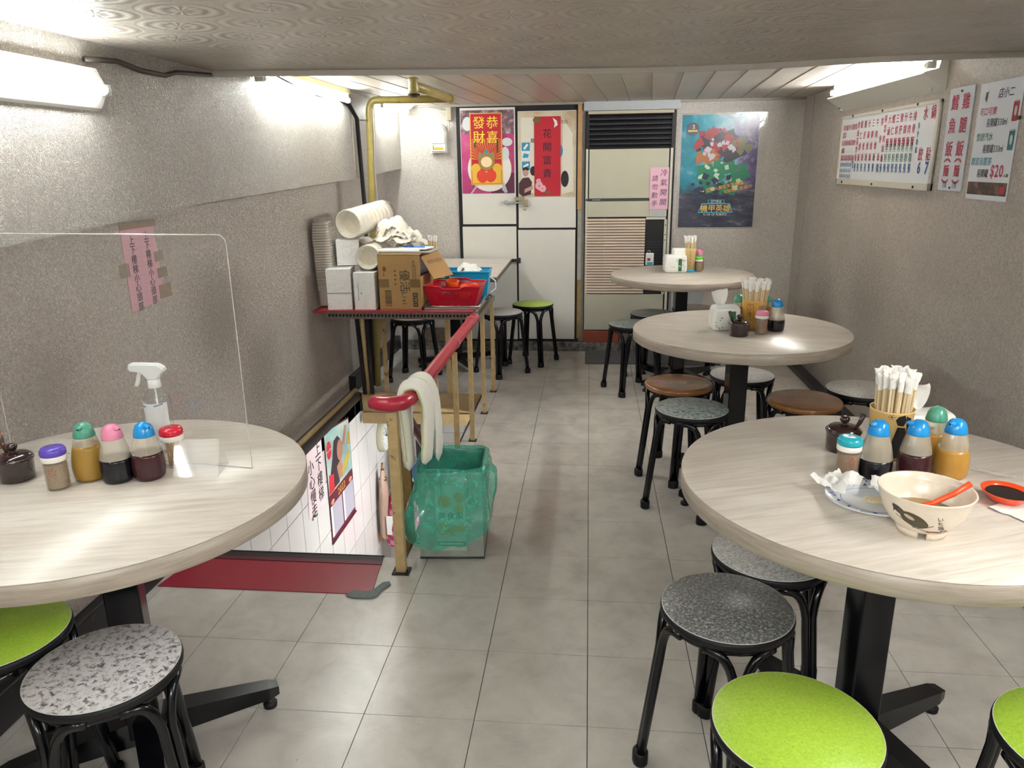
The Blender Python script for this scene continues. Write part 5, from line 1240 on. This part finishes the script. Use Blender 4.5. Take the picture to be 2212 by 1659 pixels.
W_, H_ = .425, .608
B().bx((0, 0, 0), (W_, H_, .0008)).build('sheet', tint('aged_paper', [(.3, 'b09a7a'), (.5, 'cbbfa6'), (.75, 'd8cfbb')], 6, .55, 6), t)
b = B(); b.rect(.02, .03, .115, H_-.04, .001); b.poly([(.32, .02), (.41, .04), (.40, .45), (.33, .56)], .001); art(b, 'pale_patch', plain('aged_pale', 'dcd6c8', .5), t)
b = B()
for z in (.20, .335): b.rect(.025, z, .085, z+.058, .0014)
b.disc(.30, .33, .03, .0013, 16, .05); art(b, 'blue_sticker', plain('sticker_blue', '2f8fb8', .4), t)
b = B(); 
for z, a in ((.229, .5), (.364, .9)): b.rect(-.022, -.008, .022, .008, .0018, Matrix.Translation((.055, z, 0)) @ Matrix.Rotation(a, 4, 'Z'))
b.rect(.028, .27, .082, .325, .0013); art(b, 'sticker_white', plain('sticker_white', 'dfe3e3', .4), t)
b = B(); b.poly([(.03, .285), (.07, .285), (.078, .31), (.04, .318)], .0018); art(b, 'sticker_mark', plain('sticker_blue', '2f8fb8', .4), t)
b = B(); b.poly([(.0, .03), (.03, .005), (.09, .02), (.10, .11), (.075, .145), (.03, .14), (.0, .10)], .0014); art(b, 'jacket_print', plain('faded_maroon_print', '46222c', .5), t)
b = B(); b.disc(.052, .178, .022, .0016, 16, .028); b.poly([(.04, .03), (.11, .06), (.105, .085), (.045, .06)], .0016); art(b, 'face_print', plain('faded_skin_print', 'b8968a', .5), t)
b = B(); b.poly([(.028, .19), (.035, .215), (.06, .222), (.078, .205), (.074, .192), (.05, .2)], .0018); b.disc(.11, .19, .025, .0012, 14, .035); b.disc(.345, .13, .03, .0012, 12, .06); art(b, 'hair_print', plain('faded_dark_print', '2a2328', .5), t)
b = B(); b.glyphs('易', .105, .405, .034, bold=.03, z=.0016); b.glyphs('狗肚', .335, H_-.075, .032, bold=-.004, z=.0016); b.build('lettering', plain('black_ink', '1d1a1c', .6), t, recalc=False)
t = thing('red_couplet', 'red paper couplet with four dark characters on the right door', 'banner', (-.424, yP-.0045, 1.190), BACKW)
W_, H_ = .194, .566
B().bx((0, 0, 0), (W_, H_, .0012)).build('sheet', REDP, t)
b = B(); b.glyphs('花開富貴', .095, H_-.12, .068, True, .094, .018, z=.0018); art(b, 'lettering', plain('couplet_dark_ink', '3c1428', .5), t)
b = B(); rnd = random.Random(4)
for cx, cy, r in ((.035, .075, .03), (.06, .055, .026), (.03, .11, .018)):
    for k in range(7): a = 2*PI*k/7; b.disc(cx+r*.6*math.cos(a), cy+r*.6*math.sin(a), r*.45, .0018+.0001*k, 10)
art(b, 'peony_print', plain('peony_pink', 'e3a9b8', .5), t)
b = B(); b.disc(.09, .03, .03, .0019, 10, .012, rot=-.3); b.disc(.02, H_-.025, .03, .0018, 10, .022); art(b, 'leaf_print', plain('couplet_leaf', '6e5a2c', .5), t)
b = B(); b.poly([(.135, H_-.01), (.165, H_-.03), (.172, H_-.06), (.145, H_-.08), (.15, H_-.05)], .0018); art(b, 'white_fish_print', plain('sticker_white', 'dfe3e3', .4), t)

# ---------------------------------------------------------------- air conditioner
t = thing('air_conditioner', 'tall ivory floor-standing air conditioner with black top grille', 'air conditioner', (0, 4.20, 0))
ACI = plain('ac_ivory_panel', 'bdbaa6', .35, vary=.03, scale=6); ACW = plain('ac_white_rail', 'cfccc0', .35)
Y0 = -.005
b = B(); b.bx((-.05, Y0+.008, .165), (.605, .0195, 1.785)); b.build('carcass', DARK, t)
b = B(); b.bx((-.03, Y0-.004, 1.765), (.585, .012, 1.784)); b.build('top_strip', plain('ac_tan_strip', 'c2b49c', .4), t)
BLK = plain('ac_black_grille', '17161b', .4)
b = B(); b.bx((-.045, Y0-.004, 1.525), (-.02, .012, 1.765)); b.bx((.575, Y0-.004, 1.525), (.60, .012, 1.765)); b.build('grille_side', BLK, t)
for k in range(7):
    z = 1.532+.0345*k; b = B(); M = Matrix.Translation((.277, Y0+.002, z+.012)) @ Matrix.Rotation(.7, 4, 'X'); b.box((0, 0, 0), (.595, .030, .006), M=M, bevel=.0015); b.build('slat', BLK, t)
    if k < 6:
        b = B(); b.bx((-.02, Y0-.0105, z+.0215), (.575, Y0-.0085, z+.0235)); b.build('slat_edge', plain('ac_grille_edge', '5b5b60', .3), t)
b = B()
for k in range(5): b.bx((.08+.1*k, Y0+.006, 1.53), (.083+.1*k, .010, 1.765))
b.bm.faces.ensure_lookup_table(); tag(b.build('fins', plain('ac_fin', '2a2a30', .4), t), kind='stuff')
for x0, x1 in ((-.043, -.026), (.572, .59)): B().bx((x0, Y0-.003, .17), (x1, .012, 1.522)).build('side_rail', ACW, t)
B().bx((-.018, Y0-.005, 1.168), (.562, .008, 1.520), .002).build('upper_panel', ACI, t)
b = B(); b.bx((-.04, Y0-.007, 1.150), (.565, .008, 1.166)); st_ = b.build('badge_strip', plain('ac_dark_green_strip', '2f3a38', .35), t)
b = B(); M = Matrix.Translation((0, Y0-.0075, 0)) @ Matrix.Rotation(PI/2, 4, 'X'); b.disc(.012, 1.158, .004, 0, 10, M=M)
for k in range(8): b.rect(.02+.0062*k, 1.1555, .0245+.0062*k, 1.1605, 0, M)
b.build('badge_mark', plain('badge_silver', 'b9bcb8', .3), st_, recalc=False)
B().bx((-.030, Y0-.005, 1.032), (.560, .008, 1.148), .002).build('middle_panel', ACI, t)
LOUV = plain('ac_beige_louver', 'cbb9a6', .4)
for k in range(27):
    z = .455+.0211*k; b = B(); M = Matrix.Translation((.183, Y0-.002, z+.008)) @ Matrix.Rotation(-.35, 4, 'X'); b.box((0, 0, 0), (.448, .006, .0165), M=M, bevel=.001); b.build('louver', LOUV, t)
B().bx((.10, Y0-.006, .45), (.104, Y0+.0, 1.025)).build('louver_bar', LOUV, t)
b = B(); b.bx((.412, Y0-.004, 1.012), (.556, .010, 1.030)); b.bx((.546, Y0-.006, .45), (.566, .010, 1.012)); b.build('hatch_frame', ACW, t)
for k in range(12): B().bx((.415, Y0+.004, .60+.022*k), (.54, .009, .608+.022*k)).build('hatch_fin', plain('ac_hatch_fin', '26272d', .4), t)
for z in (.97, .90, .86, .47): B().cyl((.556, Y0-.008, z), (.556, Y0-.004, z), .0045, 8).build('screw', DARK, t)
B().bx((-.040, Y0-.005, .168), (.560, .008, .448), .002).build('lower_panel', plain('ac_lower_panel', 'b7b5a6', .4, vary=.04, scale=5), t)
B().bx((-.052, -.028, .071), (.228, .012, .158), .002).build('plinth', plain('ac_red_brown_plinth', '8a3f2a', .5), t)
B().bx((.235, -.012, .071), (.60, .012, .162)).build('plinth_dark', plain('ac_plinth_grey', '6f6c62', .5), t)
struct(B().bx((-.062, 4.182, 1.789), (.625, 4.2195, 1.852)).build('trim_11', plain('pale_blue_lintel', 'b4b9bd', .4, vary=.04)))
struct(B().bx((.62, 4.205, .07), (.86, 4.2195, .50)).build('trim_12', plain('pale_blue_board', 'aeb4bb', .4, vary=.04)))
t = thing('ac_remote', 'white remote control hanging in the open hatch of the air conditioner', 'remote', (.447, 4.178, .672))
b = B(); b.box((0, 0, .047), (.062, .018, .094), 0, .008); b.build('body', WP, t)
b = B(); b.bx((-.018, -.0102, .035), (.004, -.009, .055)); b.build('red_patch', plain('remote_red', 'b53a48', .4), t); b = B(); b.bx((-.02, -.0102, .006), (.024, -.009, .026)); b.build('blue_patch', plain('remote_cyan', '3fa3bd', .4), t)
B().tube([(-.018, .004, .092), (-.014, .004, .112), (.0, .004, .108), (.004, .006, .096)], .002, 5).build('cord', WP, t)
t = thing('ac_notice', 'pink handwritten notice taped to the air conditioner panel', 'sign', (.430, 4.1865, 1.086), BACKW)
B().bx((0, 0, 0), (.136, .30, .0008)).build('paper', plain('pink_note_paper', 'e9b9cb', .6), t)
b = B(); b.glyphs('冷氣開關', .100, .262, .052, True, .070, .002, z=.0013, skew=.12); b.glyphs('請勿動手', .036, .222, .046, True, .060, .002, z=.0013, skew=.12); art(b, 'lettering', plain('purple_ink', '45305c', .6), t)
t = thing('spec_label', 'small white specification label under the pink notice', 'label', (.437, 4.1865, 1.034), BACKW)
B().bx((0, 0, 0), (.118, .046, .0005)).build('paper', plain('label_grey_white', 'c9cac9', .5), t)
b = B()
for k in range(4): b.rect(.01, .006+.010*k, .108, .0085+.010*k, .0008)
art(b, 'fine_print', plain('label_grey_print', '8f9296', .5), t)

# ---------------------------------------------------------------- film poster: generic stand-in, no characters
t = thing('film_poster', 'blue and purple animated film poster taped to the back wall', 'poster', (.650, 4.2185, .95), BACKW)
W_, H_ = .544, .797
n = NT('poster_storm_sky'); v = n.coord('Object')
sx = n.n('ShaderNodeSeparateXYZ'); n.l(v, sx.inputs[0])
cl = n.noise(v, 7, 6, .62, .5)
u = n.math('ADD', n.math('MULTIPLY', sx.outputs[0], 1.25), n.math('MULTIPLY', n.math('SUBTRACT', cl, .5), .9))
col = n.ramp(u, [(.0, hexc('1f7f96')), (.25, hexc('3fa3b8')), (.42, hexc('8fb6c4')), (.55, hexc('6d5f8c')), (.72, hexc('463a6b'))])
hi = n.ramp(cl, [(.55, (0, 0, 0)), (.72, (.6, .6, .6))]); col = n.mix(hi, col, hexc('c9c3d2'))
low = n.ramp(n.math('ADD', sx.outputs[1], n.math('MULTIPLY', n.math('SUBTRACT', n.noise(v, 5, 5, .6), .5), .25)), [(.24, (1, 1, 1)), (.34, (0, 0, 0))])
rock = n.ramp(n.noise(n.coord('Object', (1, 3, 1), (0, 0, .4)), 6, 6, .65), [(.3, hexc('25263a')), (.55, hexc('4b4d60')), (.75, hexc('8d8fa0'))])
col = n.mix(low, col, rock); n.set(Base_Color=col, Roughness=.25)
B().bx((0, 0, 0), (W_, H_, .001)).build('sheet', n.m, t)
rnd = random.Random(9)
def shards(name, col, centre, spread, cnt, size, z):
    b = B()
    for k in range(int(cnt*1.6)):
        a = rnd.uniform(0, 2*PI); r = spread*math.sqrt(rnd.random()); cx, cy = centre[0]+r*math.cos(a)*1.2, centre[1]+r*math.sin(a)*.75; s_ = size*rnd.uniform(.7, 1.7)
        b.poly([(min(W_-.006, max(.006, cx+s_*math.cos(q+a)*rnd.uniform(.5, 1))), cy+s_*math.sin(q+a)*rnd.uniform(.5, 1)) for q in (0, 1.5, 3.0, 4.6)], z+.00003*k)
    tag(art(b, name, plain('poster_'+name, col, .3), t), kind='stuff')
shards('dark_shape_print', '2a2535', (.27, .58), .13, 22, .05, .0014)
shards('red_shape_print', '9c3038', (.25, .60), .13, 14, .035, .0022)
shards('orange_shape_print', 'a8683a', (.19, .52), .075, 12, .032, .0028)
shards('olive_shape_print', '6f6a48', (.42, .58), .06, 9, .028, .0028)
shards('pale_shape_print', 'c3bcc9', (.26, .57), .10, 8, .02, .0033)
shards('green_shape_print', '1f7f5c', (.30, .37), .15, 20, .045, .0036)
shards('white_shape_print', 'c7dccb', (.28, .35), .15, 13, .022, .0044)
shards('navy_shape_print', '23304a', (.25, .28), .14, 14, .026, .0049)
M = Matrix.Translation((.345, .283, .0058)) @ Matrix.Rotation(.21, 4, 'Z')
b = B(); b.glyphs('武鬥大賽冠軍爭霸戰', -.02, .014, .030, bold=.02, M=M); b.glyphs('未知敵人來襲!!!', .07, -.022, .030, bold=.02, M=M); art(b, 'tagline_lettering', plain('poster_orange_letter', 'e0a24a', .35), t)
b = B(); b.poly([(.14, .105), (.395, .105), (.37, .175), (.33, .175), (.33, .20), (.21, .20), (.21, .175), (.165, .175)], .0056); art(b, 'title_glow', plain('poster_cyan_glow', '58b7d6', .35), t)
b = B(); b.poly([(.148, .112), (.385, .112), (.362, .168), (.172, .168)], .0060); b.rect(.215, .178, .325, .197, .0060); art(b, 'title_plate', plain('poster_navy_plate', '22263a', .35), t)
b = B(); b.glyphs('機甲英雄', .267, .138, .055, bold=.03, z=.0064); art(b, 'title_lettering', plain('poster_gold_letter', 'edc46a', .35), t)
b = B(); b.glyphs('武鬥勇者', .27, .188, .020, bold=.02, z=.0064); b.glyphs('RISE OF ROBOTS', .267, .094, .022, bold=.02, z=.0064); art(b, 'subtitle_lettering', plain('poster_pale_letter', 'c5d5dd', .35), t)
b = B(); b.disc(.075, .70, .045, .0056, 24); art(b, 'badge_print', plain('poster_grey_badge', '4a5361', .35), t)
b = B(); b.glyphs('2', .082, .715, .035, bold=.03, z=.006); [b.rect(.042+.014*k, .680, .053+.014*k, .693, .006) for k in range(5)]; art(b, 'badge_lettering', plain('poster_gold_letter', 'edc46a', .35), t)
b = B(); b.bx((-.02, -.012, -.0004), (W_+.055, H_+.012, .0001)); b.build('clear_cover', film('poster_cover_film', 'e9e7e2', .12, .08, .5, 12), t)

# ---------------------------------------------------------------- small things on the back wall
t = thing('emergency_lamp', 'white emergency lamp unit with rounded lens on the back wall', 'lamp', (-1.14, 4.22, 1.512))
b = B(); P = [(-.062, 0), (.062, 0), (.062, .145)] + [(.062*math.cos(a), .145+.062*math.sin(a)) for a in [i*PI/10 for i in range(1, 10)]] + [(-.062, .145)]
b.poly(P, .0, .055, Matrix.Rotation(PI/2, 4, 'X')); bmesh.ops.bevel(b.bm, geom=[e for e in b.bm.edges if all(v.co.y < -.05 for v in e.verts)], offset=.012, segments=3, affect='EDGES'); b.build('case', plain('emergency_case', 'd6d4cf', .35), t)
b = B(); P = [(-.05, .068), (.05, .068), (.05, .145)] + [(.05*math.cos(a), .145+.05*math.sin(a)) for a in [i*PI/10 for i in range(1, 10)]] + [(-.05, .145)]
b.poly(P, .050, .060, Matrix.Rotation(PI/2, 4, 'X')); b.build('lens', plain('frosted_lens', 'c3c2c0', .15), t)
b = B(); b.bx((-.042, -.0565, .022), (-.034, -.054, .056)); b.build('green_stripe', plain('label_green', '5fae57', .4), t); b = B(); b.bx((-.03, -.0565, .022), (.036, -.054, .040)); b.build('orange_stripe', plain('label_orange', 'e0a030', .4), t)
t = thing('junction_bracket', 'small cream junction bracket with dangling wire by the door corner', 'bracket', (-1.06, 4.22, 1.74))
b = B(); b.bx((-.016, -.03, .0), (.02, -.001, .095), .003); b.build('bracket', plain('cream_bracket', 'b5ab92', .4, wear=('57482f', 30, .58)), t)
b = B(); b.tube([(.0, -.03, .0), (.006, -.034, -.03), (-.002, -.03, -.05), (.002, -.03, -.07)], .004, 6); b.tube([(-.016, -.02, .075), (-.10, -.02, .085), (-.22, -.02, .105)], .0035, 6); b.build('wire', plain('white_wire', 'd5d2ca', .5), t)
t = tag(B().bx((-1.30, 4.150, .072), (-1.13, 4.1695, .185), .004).build('access_plate', plain('stained_metal_plate', '7d7060', .45, .3, vary=.25)), 'stained metal plate at the foot of the back wall under the corner table', 'plate')
t = tag(B().bx((-.03, 3.765, .001), (.95, 4.155, .010), .003).build('door_mat', plain('dark_grey_mat', '55565a', .85, vary=.3, scale=60)), 'dark grey mat on the floor before the air conditioner', 'mat')

# ================================================================== RIGHT WALL SIGNS
SB = plain('sign_white_board', 'd9dde2', .3); REDL = plain('sign_red_letter', 'b02a4a', .45); BLUEL = plain('sign_blue_letter', '2a5a94', .45); GREENL = plain('sign_green_letter', '4a7f6c', .45)
W_, H_ = 1.335, .385
t = thing('menu_board', 'white framed price board with columns of red and blue characters', 'sign', (1.4985, 3.305, 1.282), RIGHTW)
B().bx((0, 0, 0), (W_, H_, .006)).build('board', SB, t)
b = B(); f_ = .014
for a, c in (((0, 0, .0), (W_, f_*2.2, .012)), ((0, H_-f_, 0), (W_, H_, .012)), ((W_-f_*1.6, 0, 0), (W_, H_, .012)), ((0, 0, 0), (f_*.8, H_, .012))): b.bx(a, c)
b.build('frame', plain('sign_frame', 'c9c5b8', .4), t)
for x, y in ((.12, .012), (.62, .012), (1.16, .012), (.2, H_-.006), (.66, H_-.006), (1.1, H_-.006)): B().cyl((x, y, .012), (x, y, .016), .006, 8).build('screw', DARK, t)
rb, bb, gb = B(), B(), B(); z = .0068
big = [('鍋貼', 1.268, '7'), ('水餃', 1.185, '6')]
for s_, x, p_ in big:
    rb.glyphs(s_, x, .335, .064, True, .178, .02, .8, z); bb.glyphs(p_, x, .098, .072, bold=.03, z=z)
bb.glyphs('魚什肉餛', 1.128, .285, .030, True, .036, .01, .8, z)
nood = ['排骨', '牛肉', '什錦', '豬肝', '三鮮', '蝦仁', '大滷']
for k, s_ in enumerate(nood):
    x = 1.07-.052*k; rb.glyphs(s_+'麵', x, .330, .045, True, .056, .012, .85, z); gb.glyphs('河粉', x, .192, .044, True, .048, .012, .85, z); bb.glyphs('90', x, .095, .062, bold=.03, sx=.42, z=z)
rb.glyphs('榨菜肉絲麵', .705, .335, .042, True, .048, .012, .8, z); bb.glyphs('90', .705, .095, .062, bold=.03, sx=.42, z=z)
rice = [('排骨飯', 3, .655), ('牛肉燴飯', 4, .59), ('三鮮燴飯', 4, .53), ('什錦燴飯', 4, .47), ('豬肝燴飯', 4, .41), ('蝦仁燴飯', 4, .35), ('肉絲蛋炒飯', 5, .30)]
for s_, n_, x in rice:
    rb.glyphs(s_, x, .325, .043, True, (.325-.150)/(n_-1), .012, .8, z); bb.glyphs('90' if x < .6 else '100', x, .095, .062, bold=.03, sx=.4, z=z)
for k, s_ in enumerate(('蛋炒飯', '酸辣湯', '蛋花湯', '什錦湯', '牛肉湯', '豬肝湯', '青菜豆腐湯', '榨菜肉絲湯')):
    x = .258-.030*k; n_ = len(s_); rb.glyphs(s_, x, .318, .034, True, (.318-.148)/(n_-1), .012, .82, z)
    for q, p_ in enumerate(('80', '60', '40') if k else ('70',)): bb.glyphs(p_, x, .110-.032*q, .030 if k else .06, bold=.03, sx=.48, z=z)
rb.build('red_lettering', REDL, t, recalc=False); bb.build('blue_lettering', BLUEL, t, recalc=False); gb.build('green_lettering', GREENL, t, recalc=False)
t = thing('dish_sign', 'narrow white sign with two columns of large red characters', 'sign', (1.4985, 1.902, 1.289), RIGHTW)
W_, H_ = .213, .410
B().bx((0, 0, 0), (W_, H_, .004)).build('board', plain('sign_grey_board', 'c9ced6', .3), t)
b = B(); b.glyphs('雞腿飯', .155, .352, .066, True, .092, .035, z=.0048); b.glyphs('鱈魚飯', .058, .352, .066, True, .092, .035, z=.0048)
for x in (.155, .058):
    b.glyphs('麵', x, .080, .052, bold=.035, z=.0048)
    for cy, a0, a1 in ((.105, .15*PI, .85*PI), (.055, 1.15*PI, 1.85*PI)):
        n_ = 10
        for i in range(n_):
            p0, p1 = a0+(a1-a0)*i/n_, a0+(a1-a0)*(i+1)/n_
            b.poly([(x+.036*math.cos(p0), cy+.026*math.sin(p0)), (x+.036*math.cos(p1), cy+.026*math.sin(p1)), (x+.029*math.cos(p1), cy+.018*math.sin(p1)), (x+.029*math.cos(p0), cy+.018*math.sin(p0))], .0048)
art(b, 'red_lettering', REDL, t)
b = B(); b.glyphs('110', .150, .024, .036, bold=.03, sx=.6, z=.0048); b.glyphs('110', .060, .024, .036, bold=.03, sx=.6, z=.0048); art(b, 'blue_lettering', BLUEL, t)
for x, y in ((.107, .395), (.115, .012)): B().cyl((x, y, .004), (x, y, .008), .004, 8).build('screw', DARK, t)
t = thing('drinks_sheet', 'white drinks price sheet with two cans and a photo strip', 'sign', (1.4985, 1.645, 1.264), RIGHTW)
W_, H_ = .313, .430
B().bx((0, 0, 0), (W_, H_, .0012)).build('sheet', plain('drinks_sheet_paper', 'd7dbe4', .4), t)
bk, rd, gr, cy_ = B(), B(), B(), B()
bk.glyphs('店小二', .20, .385, .038, bold=.012, skew=.15, z=.0018); bk.glyphs('易開罐330ml', .16, .283, .034, bold=.006, sx=.8, z=.0018); bk.glyphs('易開罐330ml', .16, .188, .034, bold=.006, sx=.8, z=.0018); bk.glyphs('易開罐', .11, .098, .034, bold=.01, sx=.85, z=.0018); bk.glyphs('元/罐', .285, .092, .014, bold=.01, z=.0018)
rd.glyphs('可口可樂', .085, .325, .032, bold=.012, skew=.12, z=.0018); rd.glyphs('$20', .215, .108, .062, bold=.02, z=.0018, sx=.9)
gr.glyphs('雪碧汽水', .085, .232, .032, bold=.012, skew=.12, z=.0018); cy_.glyphs('開喜烏龍茶', .088, .142, .032, bold=.012, skew=.12, z=.0018)
art(bk, 'black_lettering', plain('black_ink', '1d1a1c', .6), t); art(rd, 'red_lettering', REDL, t); art(gr, 'green_lettering', plain('sheet_green', '2f7d5c', .45), t); art(cy_, 'cyan_lettering', plain('sheet_teal', '2a8d98', .45), t)
for y, c, nm in ((.285, 'a8243a', 'red'), (.185, '1f6f72', 'green')):
    b = B(); x0 = .262; b.poly([(x0, y), (x0+.004, y-.004), (x0+.036, y-.004), (x0+.040, y), (x0+.040, y+.062), (x0+.036, y+.068), (x0+.004, y+.068), (x0, y+.062)], .0018); art(b, nm+'_can_print', plain('sheet_can_'+nm, c, .3), t)
    b = B(); b.disc(x0+.020, y+.032, .010, .0022, 12, .018); b.rect(x0+.004, y+.063, x0+.036, y+.067, .0022); art(b, nm+'_can_highlight', plain('can_silver', 'b9c0c3', .3), t)
b = B(); b.poly([(.045, .372), (.058, .36), (.064, .378), (.062, .395), (.05, .398)], .0018); b.poly([(.062, .395), (.07, .405), (.066, .39)], .0018); art(b, 'brush_mark', plain('sheet_brown', '4a3b33', .5), t)
art(B().rect(.008, .018, W_-.008, .066, .0018), 'photo_strip', tint('sheet_dark_photo', [(.3, '241c20'), (.5, '4a3530'), (.68, '9c6f58'), (.8, '3a2a30')], 14, .4, 3), t)
art(B().rect(W_-.055, .026, W_-.022, .052, .0022), 'red_patch', plain('sheet_logo_red', 'b5202e', .4), t)
t = thing('wall_camera', 'small white round camera at the corner of the price board', 'camera', (1.499, 3.325, 1.722), RIGHTW)
b = B(); b.lathe([(.022, 0), (.022, .012), (.018, .022), (.012, .024), (0, .024)], 20); b.build('housing', WP, t); b = B(); b.lathe([(.010, .023), (.010, .027), (0, .028)], 14); b.build('lens', DARK, t)
t = tag(B().cyl((1.499, 1.33, 1.555), (1.485, 1.33, 1.555), .007, 8).build('wall_screw', plain('brown_screw', '6b4f3d', .5)), 'brown screw holding the right edge of the drinks sheet', 'screw')

# ================================================================== LEFT WALL NOTICE
t = thing('head_notice', 'pink notice with two columns of black head warning characters on the left wall', 'sign', (XL+.001, .752, .952), LEFTW)
B().poly([(0, 0), (.215, .012), (.195, .288), (.0, .290)], 0, .0012).build('paper', plain('pink_note_paper_old', 'cfa0ab', .6), t)
b = B(); b.glyphs('上下樓梯小心頭部', .145, .246, .033, True, .0325, .012, z=.0018); b.glyphs('上下樓梯小心頭部', .055, .238, .033, True, .0325, .012, z=.0018); art(b, 'lettering', plain('black_ink', '1d1a1c', .6), t)
b = B()
for k in range(9): b.rect(.012, .022+.031*k, .195, .0226+.031*k, .0014)
b.rect(.10, .02, .1008, .275, .0014); art(b, 'ruled_lines', plain('notice_rule', 'a87d88', .6), t)
TAPE = film('old_clear_tape', 'b9a98f', .35, .25)
for x0, y0, x1, y1 in ((.18, .015, .262, .065), (.185, .09, .25, .125), (.18, .15, .24, .185), (-.035, .12, .02, .165), (.0, .275, .215, .30)): b = B(); b.bx((x0, y0, .0015), (x1, y1, .0022)); b.build('tape', TAPE, t)

# flat printing that consists of many small marks counts as one printed surface
for o in bpy.data.objects:
    if o.type == 'MESH' and o.parent and any(k in o.name for k in ('_print', 'lettering', 'ruled_lines', 'numerals', 'barcode', 'symbol', 'blue_flowers', 'leaf_print', 'blue_lines', 'small_print', 'badge_mark')): o['kind'] = 'stuff'
